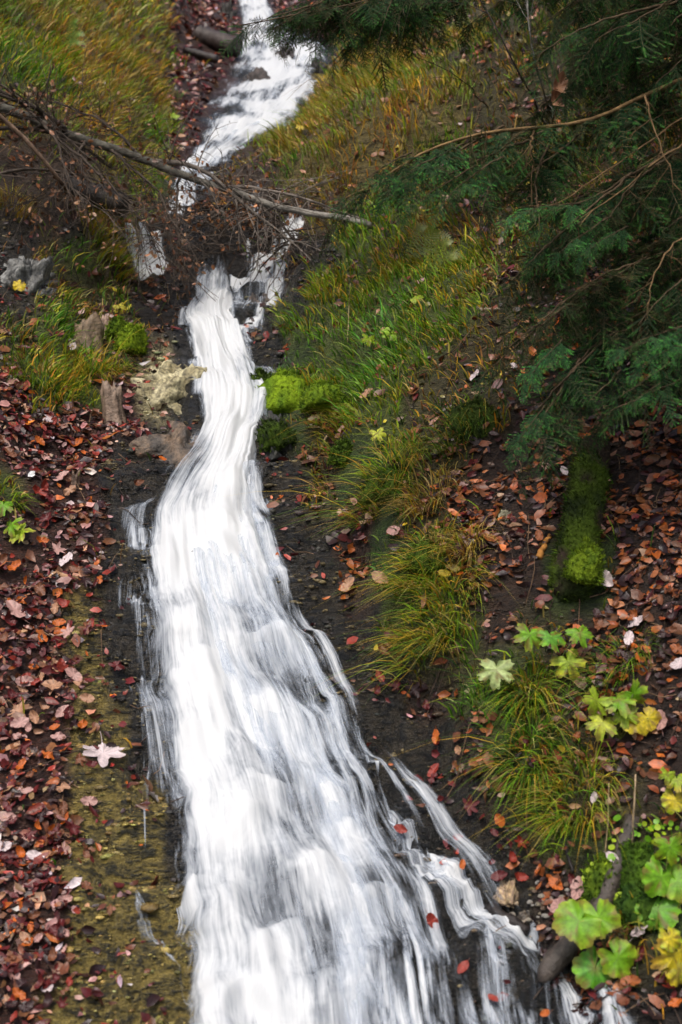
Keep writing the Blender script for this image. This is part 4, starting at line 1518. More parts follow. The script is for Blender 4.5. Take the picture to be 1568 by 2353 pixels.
# ------------------------------------------------------------------ conifers
def spray_template(sd, ln=.42, tw=13, nl=.017, dense=.0075):
    """one flat spray along +x: list of needle triangles and twig tubes"""
    g = np.random.default_rng(sd)
    nV, nC, st = [], [], MB()
    def twig(p, d, L_, n0):
        d = d / np.linalg.norm(d)
        n = max(2, int(L_ / dense))
        t = np.linspace(.02, 1, n)
        P = p + d * (t * L_)[:, None] + np.array([0, 0, -1]) * ((t ** 2) * L_ * .16)[:, None]
        side = np.cross(d, [0, 0, 1])
        side /= np.linalg.norm(side) + 1e-6
        for s in (-1, 1):
            dirn = d * .55 + side * s * 1.0 + g.normal(0, .16, (n, 3))
            dirn /= np.linalg.norm(dirn, axis=1, keepdims=True)
            l_ = nl * g.uniform(.7, 1.15, (n, 1)) * (1 - .45 * t[:, None] ** 4)
            tip = P + dirn * l_ - np.array([0, 0, .12]) * l_
            w = np.cross(dirn, [0, 0, 1])
            w /= np.linalg.norm(w, axis=1, keepdims=True) + 1e-6
            w = w * .0026
            nV.append(np.stack([P - w, P + w, tip], 1).reshape(-1, 3))
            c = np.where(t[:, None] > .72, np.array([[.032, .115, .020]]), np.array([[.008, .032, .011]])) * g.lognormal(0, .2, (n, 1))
            nC.append(np.repeat(c, 3, 0))
        st.tube(np.stack([p, P[n // 2], P[-1]]), [.0018, .0014, .0008], 3, (.12, .08, .04), cap=False)
    d0 = np.array([1.0, 0, 0])
    twig(np.zeros(3), d0 + np.array([0, 0, -.1]), ln, 0)
    for k in range(tw):
        t = (k + .6) / tw
        for s in (-1, 1):
            if g.uniform() < .8:
                a = R(g.uniform(32, 62))
                d = np.array([math.cos(a), s * math.sin(a), g.normal(-.08, .08)])
                L_ = ln * .5 * (1 - t) ** .7 * g.uniform(.4, 1.2) + .025
                twig(np.array([t * ln, 0, -.16 * ln * t * t]), d, L_, 1)
    return np.concatenate(nV), np.concatenate(nC), np.concatenate(st.V), np.concatenate(list(st.P.values())[0])


SPR = [spray_template(40 + k, tw=11, dense=.0068) for k in range(4)]


def bough(name, pts, r0, parent, sd, nspray=26, size=1.0, c=(.08, .055, .032), start=.2, hang=.35, bright=1.0, ragged=False, base=None):
    """stem with hanging sprays of needles on both sides"""
    g = np.random.default_rng(sd)
    P = path3(pts, 30, .004, sd)
    mb = MB()
    mb.tube(P, np.linspace(r0, r0 * .22, 30), 6, c)
    NV, NC = [], []
    tw = MB()
    for k in range(nspray):
        t = start + (1 - start) * ((k + g.uniform(.2, .8)) / nspray)
        f = t * 29
        i = min(int(f), 28)
        p = P[i] + (P[i + 1] - P[i]) * (f - i)
        d = P[i + 1] - P[max(i - 1, 0)]
        d /= np.linalg.norm(d)
        s = 1 if k % 2 else -1
        side = np.cross(d, [0, 0, 1])
        side /= np.linalg.norm(side) + 1e-6
        last = t > .93
        x = d * (1.0 if last else .62) + side * s * (0.1 if last else .75) + np.array([0, 0, -hang * g.uniform(.4, 1.5)])
        x /= np.linalg.norm(x)
        up = np.array([0, 0, 1.0]) + g.normal(0, .5, 3)
        if ragged:
            x = x + g.normal(0, .28, 3)
            x /= np.linalg.norm(x)
        y = np.cross(up, x)
        y /= np.linalg.norm(y)
        z = np.cross(x, y)
        sc = size * (1.15 - .55 * t) * (g.uniform(.35, 1.5) if ragged else g.uniform(.6, 1.25))
        Rm = np.stack([x, y, z], 1) * sc
        v, cc, sv, sp = SPR[g.integers(4)]
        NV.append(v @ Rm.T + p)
        NC.append(cc * bright * g.lognormal(0, .15))
        tw.add(sv @ Rm.T + p, [sp], (.12, .085, .045))
    NV = np.concatenate(NV)
    NC = np.concatenate(NC)
    b = Vector((0, 0, 0)) if base is None else base
    mb.P.setdefault(4, [])
    mb.add(np.concatenate(tw.V), [np.concatenate(tw.P[4])], (.13, .09, .045))
    m1 = mb.mesh(name, [M_BARK])
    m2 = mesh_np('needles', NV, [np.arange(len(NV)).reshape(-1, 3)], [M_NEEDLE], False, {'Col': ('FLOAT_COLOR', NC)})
    inv = Matrix.Translation(-b)
    m1.transform(inv)
    m2.transform(inv)
    o = link(name, m1, parent)
    n = link('needles', m2, o)
    return o, n


def bough_template(sd, bright=1.0):
    """a drooping bough one metre long along +x, as two meshes: wood and needles"""
    t = np.linspace(0, 1, 8)
    pts = [Vector((q, .05 * math.sin(q * 4 + sd), -.16 * q * q)) for q in t]
    o, n = bough('bough', pts, .010, None, 800 + sd, 19, .72, start=.06, hang=.75, ragged=True, bright=bright)
    md = (o.data, n.data)
    bpy.data.objects.remove(n)
    bpy.data.objects.remove(o)
    return md


BT = [bough_template(k) for k in range(6)]
BRIGHT = [bough_template(k, 2.1) for k in (6, 7)]


def set_bough(root, base, p0, p1, k, roll=0.0, thick=1.0, bright=False):
    """one of the bough shapes from p0 to p1 under the tree"""
    w, n = BRIGHT[k % 2] if bright else BT[k % 6]
    o = link('bough', w, root)
    c = link('needles', n, o)
    d = Vector(p1) - Vector(p0)
    L_ = d.length
    x = (d + Vector((0, 0, .16 * L_))).normalized()
    y = Vector((0, 0, 1)).cross(x).normalized()
    z = x.cross(y)
    Mx = Matrix((x, y, z)).transposed().to_4x4() @ Matrix.Rotation(roll, 4, 'X')
    o.matrix_local = Matrix.Translation(Vector(p0) - base) @ Mx @ Matrix.Diagonal((L_, L_ * thick, L_ * thick, 1))
    return o


def build_spruces():
    # near tree right of the view
    tx, ty = 2.75, 6.9
    base = Vector((tx, ty, float(height(tx, ty)) - .1))
    root = link('spruce_tree', None, label='dark green spruce reaching its drooping boughs in from the right edge', cat='spruce tree')
    root.location = base
    mb = MB()
    g = np.random.default_rng(70)
    zt = np.linspace(0, 10.5, 24)
    mb.tube(np.stack([.05 * np.sin(zt * .7), .05 * np.cos(zt * .5), zt], -1), np.linspace(.17, .03, 24), 12, (.13, .09, .065), wob=.05)
    link('trunk', mb.mesh('trunk', [M_BARK]), root)
    W = lambda z: Vector((tx, ty, z))
    # the long bough with the bare tan stem
    bough('bough', [W(2.35), at(1720, 108, 6.7), at(1568, 180, 6.55), at(1400, 256, 6.4), at(1300, 296, 6.35), at(1180, 292, 6.3), at(1050, 312, 6.2), at(950, 350, 6.1), at(860, 420, 6.0), at(785, 452, 5.95)],
          .018, root, 300, 34, 1.0, start=.50, hang=.55, bright=1.2, base=base, c=(.20, .125, .055))
    bough('bough', [W(1.0), at(1760, 700, 5.2), at(1600, 752, 4.9), at(1520, 778, 4.8), at(1432, 806, 4.75)], .007, root, 305, 12, .5, start=.55, hang=.25, bright=1.9, base=base)
    S_ = [  # start px, end px (reference spots) and depths of the boughs in view
        (1330, 310, 6.4, 1130, 480, 6.1), (1240, 300, 6.4, 1010, 440, 6.0), (1150, 300, 6.35, 900, 440, 6.0), (1260, 330, 6.3, 1240, 560, 6.0), (1180, 330, 6.3, 1080, 500, 6.0),
        (1620, 330, 6.5, 1260, 500, 6.1), (1560, 350, 6.3, 1330, 560, 6.0), (1440, 400, 6.2, 1250, 590, 5.9), (1640, 470, 6.6, 1330, 600, 6.3), (1400, 480, 6.1, 1180, 640, 5.9),
        (1700, 520, 6.3, 1400, 660, 6.0), (1560, 560, 6.1, 1250, 740, 5.9), (1450, 620, 6.0, 1160, 790, 5.8), (1350, 650, 5.95, 1130, 870, 5.8), (1640, 640, 6.1, 1380, 800, 5.9),
        (1520, 700, 6.0, 1280, 900, 5.8), (1430, 760, 5.9, 1210, 960, 5.75), (1340, 820, 5.85, 1170, 1070, 5.7), (1600, 780, 5.9, 1440, 920, 5.7), (1420, 850, 5.85, 1290, 1000, 5.7),
        (1700, 560, 5.8, 1480, 740, 5.6), (1720, 400, 6.2, 1500, 560, 6.0), (1700, 840, 5.9, 1400, 950, 5.7), (1580, 640, 6.4, 1350, 740, 6.3), (1300, 560, 6.5, 1150, 720, 6.3),
        (1760, -60, 6.6, 1400, 70, 6.2), (1560, 0, 6.4, 1260, 130, 6.1), (1450, 30, 6.6, 1290, 200, 6.4), (1700, 60, 7.0, 1380, 220, 7.0), (1620, 110, 7.2, 1330, 260, 7.1), (1700, -120, 6.9, 1330, 20, 6.8),
        (1500, -90, 6.8, 1230, 60, 6.8), (1720, 160, 6.9, 1460, 300, 6.7), (1600, -60, 7.1, 1400, 120, 7.0), (1720, 250, 7.2, 1480, 420, 7.0), (1560, 200, 7.4, 1380, 330, 7.3), (1400, -40, 7.6, 1240, 80, 7.6), (1720, 20, 6.3, 1520, 180, 6.1)]
    for k, (a, b, Y0, c, d, Y1) in enumerate(S_):
        set_bough(root, base, at(a, b, Y0), at(c, d, Y1), k, g.normal(0, .5))
        if k > 4:
            j = g.normal(0, 34, 4)
            set_bough(root, base, at(a + j[0] + 30, b + j[1], Y0 + .25), at(c + abs(j[2]) + 20, d + j[3], Y1 + .3), k + 3, g.normal(0, .7))
    for k, (a, b, Y0, c, d, Y1) in enumerate([(950, 350, 6.1, 790, 452, 5.9), (1060, 330, 6.2, 900, 440, 5.95), (1160, 360, 6.15, 1010, 470, 5.9), (1330, 470, 6.0, 1180, 500, 5.8), (1400, 500, 5.9, 1290, 580, 5.75), (1440, 520, 5.8, 1340, 590, 5.7),
                                              (1100, 380, 6.1, 960, 470, 5.9), (1290, 780, 5.8, 1210, 880, 5.65), (1520, 880, 5.6, 1450, 930, 5.5), (1250, 930, 5.7, 1180, 1040, 5.6), (1620, 745, 4.9, 1430, 806, 4.75), (1640, 780, 4.9, 1480, 835, 4.75)]):
        set_bough(root, base, at(a, b, Y0), at(c, d, Y1), k, g.normal(0, .3), bright=True)
    # bare lower twigs, tan, hanging behind the boughs
    for k, pp in enumerate([[(1620, 240, 6.3), (1568, 272, 6.25), (1450, 350, 6.2), (1330, 430, 6.1), (1250, 470, 6.1)],
                            [(1600, 300, 6.2), (1500, 370, 6.1), (1400, 450, 6.0), (1310, 530, 6.0), (1330, 560, 6.0)],
                            [(1480, 215, 6.2), (1500, 300, 6.1), (1525, 370, 6.0), (1538, 440, 6.0)],
                            [(1230, 300, 6.2), (1222, 340, 6.1), (1235, 390, 6.1)],
                            [(1600, 500, 5.8), (1540, 560, 5.8), (1500, 620, 5.7), (1480, 700, 5.7)]]):
        P = path3([at(*p) for p in pp], 14, .006, 600 + k)
        m = MB()
        c = (.17, .105, .05)
        m.tube(P, np.linspace(.005, .002, 14), 5, c)
        for i in range(2, 13, 2):
            dd = P[i + 1] - P[i]
            grow(m, P[i], dd / np.linalg.norm(dd) + g.normal(0, .7, 3), g.uniform(.12, .35), .0022, 1, g, np.array(c) * .8, -.4, 5)
        me = m.mesh('bare_twig', [M_BARK])
        me.transform(Matrix.Translation(-base))
        link('bare_twig', me, root)
    # the rest of the crown above the view and around the trunk
    for lev in range(13):
        z0 = 2.9 + lev * .55
        reach = 2.5 * (1 - lev / 17)
        for a in range(9):
            an = R(a * 40 + lev * 23)
            r0 = reach * .25
            p0 = Vector((tx + math.cos(an) * r0, ty + math.sin(an) * r0, z0))
            p1 = Vector((tx + math.cos(an) * reach, ty + math.sin(an) * reach, z0 - .35 * reach * g.uniform(.6, 1.1)))
            # leave the view of the stream free
            q = to_px(p1.x, p1.y, p1.z)
            if q[1] > -40 and q[0] < 1540:
                continue
            set_bough(root, base, p0, p1, a + lev)


build_spruces()


def build_far_spruce():
    tx, ty = 3.0, 9.4
    base = Vector((tx, ty, float(height(tx, ty)) - .1))
    root = link('spruce_tree', None, label='farther spruce whose dark boughs hang across the top of the stream', cat='spruce tree')
    root.location = base
    g = np.random.default_rng(71)
    mb = MB()
    zt = np.linspace(0, 9, 16)
    mb.tube(np.stack([0 * zt, 0 * zt, zt], -1), np.linspace(.15, .04, 16), 10, (.13, .09, .065), wob=.05)
    link('trunk', mb.mesh('trunk', [M_BARK]), root)
    W = lambda z: Vector((tx, ty, z))
    bough('bough', [W(4.6), at(1300, -170, 8.6), at(1050, -60, 8.2), at(900, -5, 8.0), at(760, 28, 7.9), at(640, 42, 7.8), at(548, 62, 7.8)], .014, root, 400, 34, .72, start=.42, hang=.45, bright=.9, base=base)
    for k, (a, b, Y0, c, d, Y1) in enumerate([
            (900, -10, 8.1, 690, 95, 7.9), (980, -40, 8.2, 790, 110, 8.0), (1050, -60, 8.3, 860, 130, 8.1), (820, 10, 8.0, 620, 75, 7.8), (960, -60, 8.4, 800, 70, 8.3), (1080, -80, 8.5, 930, 60, 8.4), (900, -20, 7.9, 860, 120, 7.8),
            (1250, -60, 8.6, 1060, 70, 8.5), (780, -10, 7.9, 560, 72, 7.8), (820, -30, 8.0, 630, 100, 7.9), (880, -20, 8.0, 710, 115, 7.9), (930, -30, 8.1, 770, 130, 7.95), (740, 10, 7.85, 600, 85, 7.75), (1500, 0, 8.8, 1300, 120, 8.6), (1500, 80, 8.9, 1260, 230, 8.7), (1400, 140, 8.8, 1190, 290, 8.6), (1560, 200, 8.9, 1350, 330, 8.7), (1350, -80, 8.7, 1160, 40, 8.6)]):
        set_bough(root, base, at(a, b, Y0), at(c, d, Y1), k + 1, g.normal(0, .3))
        set_bough(root, base, at(a + 40, b - 30, Y0 + .2), at(c + 40, d - 25, Y1 + .2), k + 3, g.normal(0, .5))
    for lev in range(9):
        for a in range(7):
            an = R(a * 51 + lev * 23)
            reach = 2.2 * (1 - lev / 13)
            z0 = 5.2 + lev * .5
            p0 = Vector((tx + math.cos(an) * .3, ty + math.sin(an) * .3, z0))
            p1 = Vector((tx + math.cos(an) * reach, ty + math.sin(an) * reach, z0 - .4 * reach))
            q = to_px(p1.x, p1.y, p1.z)
            if q[1] > -30 and q[0] < 1540:
                continue
            set_bough(root, base, p0, p1, a + lev)


build_far_spruce()

# ------------------------------------------------------------------ saplings and dead stems on the right slope
for k_, (pp, r_, c_, lab) in enumerate([
        ([(1255, 285), (1225, 215, 8.0), (1185, 130, 7.9), (1150, 60, 7.9), (1110, 0, 7.9), (1080, -50, 7.9)], .010, (.07, .06, .055), 'thin dark bare sapling leaning left on the upper right slope'),
        ([(1262, 288), (1245, 220, 8.2), (1225, 150, 8.1), (1215, 60, 8.1), (1212, -30, 8.1)], .009, (.24, .23, .21), 'thin pale barked sapling beside the dark leaning one'),
        ([(1120, 250), (1080, 200, 8.8), (1020, 150, 8.7), (950, 130, 8.6)], .006, DARKB, 'small dark bare shrub below the leaning sapling'),
        ([(820, 240), (760, 190, 9.5), (700, 160, 9.4)], .004, (.2, .12, .07), 'thin brown stem bending over the grass right of the cascade'),
        ([(1045, 440), (1000, 380, 8.3), (930, 330, 8.2), (850, 300, 8.1)], .004, (.2, .13, .08), 'fine brown twig leaning over the right grass slope')]):
    stick('bare_sapling', pp, r_, r_ * .35, lab, c_, 40 + k_, 'sapling', 16, twigs=12, jit=.008)

# ------------------------------------------------------------------ leafy plants
def place_leaf(mesh, name, parent, M):
    o = link(name, mesh, parent)
    o.matrix_local = M
    return o


_pl = {}


def plant_mesh(kind, c, c2, sd):
    V, pl, r = leaf_shape(kind, cup=-.22, fold=.10, wave=.06, sd=sd)
    C = leaf_color(V, c, c2)
    th = np.arctan2(V[:, 1], V[:, 0]) + np.pi / 2
    C = C * (1 + .13 * np.cos(th * 9) * (np.hypot(V[:, 0], V[:, 1]) > .1))[:, None]
    d = np.hypot(V[:, 0], V[:, 1])
    sp = sstep(.25, .5, perlin(V[:, 0] * 5 + sd * 3.1, V[:, 1] * 5, 12) + .45 * sstep(.3, .55, d))[:, None] * .75
    C = C * (1 - sp) + np.array([[.20, .12, .03]]) * sp
    mb = MB().add(V, pl)
    mb.C[-1] = C
    return mb.mesh('leaf', [M_PLANT], True)


def leaf_plant(name, px, py, leaves, label, sd=0, stem_c=(.16, .2, .05), cat='plant'):
    """leaves: (px, py, size px, kind, colour, edge colour, yaw, face tilt)"""
    base = hit(px, py)
    root = link(name, None, label=label, cat=cat)
    root.location = base
    g = np.random.default_rng(sd)
    for k, (lx, ly, s, kind, c, c2, yaw, tilt) in enumerate(leaves):
        Y = min(base.y, hit(lx, ly).y) - .06
        p = at(lx, ly, Y)
        sc = s * K * Y
        # faces up and out of the slope
        tilt += g.normal(0, .22)
        nrm = Vector((g.normal(0, .28), -math.sin(tilt), math.cos(tilt)))
        M = Matrix.Translation(p - base) @ frame(nrm, 0).to_4x4()
        M = M @ Matrix.Rotation(yaw, 4, 'Z') @ Matrix.Scale(sc, 4)
        o = link('leaf', plant_mesh(kind, c, c2, sd * 10 + k), root)
        o.matrix_local = M
        q = p - base
        mb = MB()
        mid = q * .5 + Vector((g.normal(0, .01), -.02, .03))
        mb.tube(path3([Vector((0, 0, -.01)), mid, q], 8), np.linspace(.0026, .0018, 8), 5, stem_c)
        link('stem', mb.mesh('stem', [M_PLANT]), root)
    return root


LG, YG, YL, PG = (.16, .36, .012), (.30, .42, .02), (.62, .50, .02), (.42, .52, .20)
T = R(62)
leaf_plant('lobed_plant', 1262, 1560, [(1218, 1458, 66, 'lobed', LG, YG, 2.9, T), (1268, 1464, 64, 'lobed', (.12, .32, .03), LG, 3.2, T), (1332, 1455, 58, 'lobed', LG, LG, 3.4, T), (1305, 1520, 74, 'lobed', YG, (.5, .5, .03), 3.6, T)],
           'green lobed leaf plant standing below the mossy log', 1)
leaf_plant('lobed_plant', 1200, 1580, [(1140, 1538, 78, 'lobed', PG, PG, 3.1, T)], 'single pale green lobed leaf on a long stalk over the tussock', 2, (.4, .32, .18))
leaf_plant('lobed_plant', 1420, 1700, [(1372, 1610, 66, 'lobed', YG, YG, 2.6, T), (1385, 1660, 70, 'lobed', (.45, .5, .03), YG, 2.9, T), (1420, 1608, 74, 'lobed', LG, YG, 3.6, T), (1455, 1595, 64, 'lobed', LG, YG, 4.0, T), (1435, 1640, 62, 'lobed', YG, YG, 3.2, T),
                                       (1462, 1655, 70, 'round', YL, YL, 2.8, T), (1490, 1650, 56, 'round', YL, (.6, .42, .03), 3.9, T)],
           'yellow green lobed plant with two round yellow leaves on the right bank', 3)
leaf_plant('broad_leaf_plant', 1395, 2190, [(1330, 2115, 112, 'round', LG, YG, 2.3, T), (1375, 2108, 92, 'round', (.18, .38, .012), YG, 3.6, T), (1368, 2225, 100, 'round', (.09, .32, .02), LG, 2.7, R(72)), (1420, 2200, 90, 'round', LG, YG, 3.9, R(70))],
           'big round leaved green plant over the wet branch at the right shore', 4)
leaf_plant('broad_leaf_plant', 1530, 2080, [(1512, 2085, 104, 'round', (.12, .34, .02), LG, 2.9, T), (1520, 2015, 96, 'round', LG, LG, 2.7, T), (1556, 2025, 86, 'round', LG, YG, 3.9, T), (1540, 1945, 74, 'lobed', LG, YG, 3.3, T)],
           'round leaved green plant growing from the moss at the right edge', 5)
leaf_plant('broad_leaf_plant', 1550, 2250, [(1548, 2195, 100, 'lobed', YL, (.5, .3, .04), 2.9, T), (1540, 2155, 60, 'round', YL, YG, 3.3, T), (1562, 2225, 80, 'round', (.45, .42, .04), YL, 3.0, T)],
           'yellow browned leaves at the right edge near the bottom corner', 6)
leaf_plant('yellow_plant', 1555, 1870, [(1550, 1838, 62, 'round', YL, YG, 3.0, T), (1556, 1792, 50, 'lobed', YG, YL, 3.2, T), (1535, 1780, 40, 'lobed', YG, YG, 2.7, T)], 'small yellow leaves at the right edge above the moss', 7)
leaf_plant('lobed_plant', 25, 1225, [(50, 1218, 62, 'lobed', YG, (.5, .55, .05), 2.6, T), (28, 1205, 50, 'lobed', LG, YG, 3.4, T), (8, 1160, 46, 'lobed', LG, LG, 3.0, T)], 'yellow green lobed plant at the left edge in the red leaves', 8)
for k_, (px_, py_, s_, c_, lab_) in enumerate([
        (895, 766, 40, (.25, .42, .03), 'heart shaped yellow green leaf in the lush right grass'), (848, 778, 34, YG, 'lower yellow green leaf left of the heart shaped one'),
        (958, 684, 32, YG, 'pale yellow green leaf below the fern'), (868, 995, 36, (.5, .55, .04), 'bright yellow green leaf on the right bank below the moss'),
        (45, 655, 30, (.7, .52, .02), 'bright yellow leaf on the left slope'), (690, 291, 20, (.72, .55, .05), 'bright yellow leaf right of the upper cascade'),
        (128, 712, 34, (.5, .5, .03), 'yellow leaf in the left grass below the bright yellow one'), (275, 706, 30, (.55, .5, .03), 'yellow green leaf above the moss cushions'),
        (402, 265, 26, (.3, .45, .03), 'lime leaf at the edge of the red gully left of the cascade')]):
    leaf_plant('ground_leaf', px_ + 8, py_ + 14, [(px_, py_, s_, 'round' if k_ % 2 == 0 else 'lobed', c_, c_, 2.6 + .3 * (k_ % 4), R(55))], lab_, 20 + k_)

# little herbs in the moss of the right corner
g_ = np.random.default_rng(33)
herb = MB()
for k_ in range(150):
    px_, py_ = g_.uniform(1290, 1560), g_.uniform(1900, 2080)
    if px_ < 1370 - (py_ - 1980) * .6:
        continue
    p_ = np.array(tuple(hit(px_, py_))) + np.array([0, -.01, g_.uniform(.01, .05)])
    s_ = g_.uniform(.008, .017)
    n_ = g_.normal(0, .35, 3) + np.array([0, -.6, .7])
    F_ = np.array(frame(Vector(n_), g_.uniform(0, 6)).to_3x3())
    th_ = np.linspace(0, 2 * np.pi, 7, endpoint=False)
    V_ = np.concatenate([[[0, 0, 0]], np.stack([np.cos(th_), np.sin(th_), .15 + 0 * th_], -1)]) * s_
    herb.add(V_ @ F_.T + p_, [np.array([[0, 1 + i, 1 + (i + 1) % 7] for i in range(7)])], np.array([(.14, .34, .015), (.2, .42, .02), (.32, .44, .02)][g_.integers(3)]) * g_.lognormal(0, .15))
link('herb_cover', herb.mesh('herb_cover', [M_PLANT]), kind='stuff', label='small round green herb leaves in the moss at the right edge', cat='herbs')


def fern(px, py, ln, yaw, label, sd, c):
    base = hit(px, py)
    root = link('fern', None, label=label, cat='fern')
    root.location = base
    g = np.random.default_rng(sd)
    for f in range(3):
        a = yaw + (f - 1) * .55
        L_ = ln * g.uniform(.75, 1.1)
        t = np.linspace(0, 1, 22)
        P = np.stack([math.cos(a) * t * L_, -.35 * t * L_, math.sin(a) * t * L_ + .12 * np.sin(t * 2.6)], -1)
        mb = MB()
        mb.tube(P, np.linspace(.003, .001, 22), 4, np.array(c) * .8)
        for i in range(2, 22):
            d = P[i] - P[i - 1]
            d /= np.linalg.norm(d)
            s = np.cross(d, [0, -1, .3])
            s /= np.linalg.norm(s)
            for q in (-1, 1):
                l2 = L_ * .24 * math.sin(math.pi * min(1, (1 - t[i]) * .85 + .12))
                tip = P[i] + s * q * l2 + d * l2 * .3 + np.array([0, 0, -.2 * l2])
                w = d * L_ * .016
                m = (P[i] + tip) / 2
                mb.add(np.array([P[i] - w, m - w * .9, tip, m + w * .9, P[i] + w]), [np.array([[0, 1, 2], [0, 2, 4], [4, 2, 3]])], c)
        link('frond', mb.mesh('frond', [M_PLANT], False), root)


fern(930, 612, .26, .35, 'pale arching fern frond on the lush right slope', 1, (.22, .26, .07))
fern(985, 650, .24, .9, 'smaller yellow green fern beside the pale arching one', 2, (.2, .24, .04))
fern(150, 130, .22, .5, 'small fern in the upper left grass', 3, (.14, .24, .03))

# ------------------------------------------------------------------ single fallen leaves
LEAFM = {}


def fallen_mesh(kind, colour, v):
    key = (kind, colour, v)
    if key not in LEAFM:
        V, pl, r = leaf_shape(kind, cup=[.15, .45, -.2, .8][v % 4], fold=[.12, .3, .05, -.1][v % 4], wave=.05 + .03 * (v % 3), sd=v)
        if kind == 'ovate':
            V = V * np.array([1, 1, 1])
        c = np.array(LP[colour])
        th = np.arctan2(V[:, 1], V[:, 0])
        C = np.ones((len(V), 3)) * c * (1 + .18 * np.cos(th * 9))[:, None]
        mb = MB().add(V, pl)
        mb.C[-1] = C
        n = len(V)
        # stalk
        mb.tube(np.array([[0, -.45 if kind == 'ovate' else -.1, .0], [.02, -.62, .01], [.05, -.8, .05]]), [.012, .012, .010], 4, c * .7)
        LEAFM[key] = mb.mesh('fallen_leaf', [M_LEAF], True)
    return LEAFM[key]


def fallen(px, py, spx, kind, colour, label, sd, group='fallen leaves', tilt=.25, lift=.012):
    p = hit(px, py)
    g = np.random.default_rng(sd)
    o = link('fallen_leaf', fallen_mesh(kind, colour, 0 if lift > .025 else int(g.integers(5))), label=label, cat='leaf', group=group)
    n = normal(p)
    n = Vector((n.x + g.normal(0, tilt), n.y * .8 - .15 + g.normal(0, tilt), n.z)).normalized()
    M = Matrix.Translation(p + n * (lift + .004)) @ frame(n, g.uniform(0, 6.28)) @ Matrix.Scale(spx * K * p.y, 4)
    o.matrix_world = M
    return o


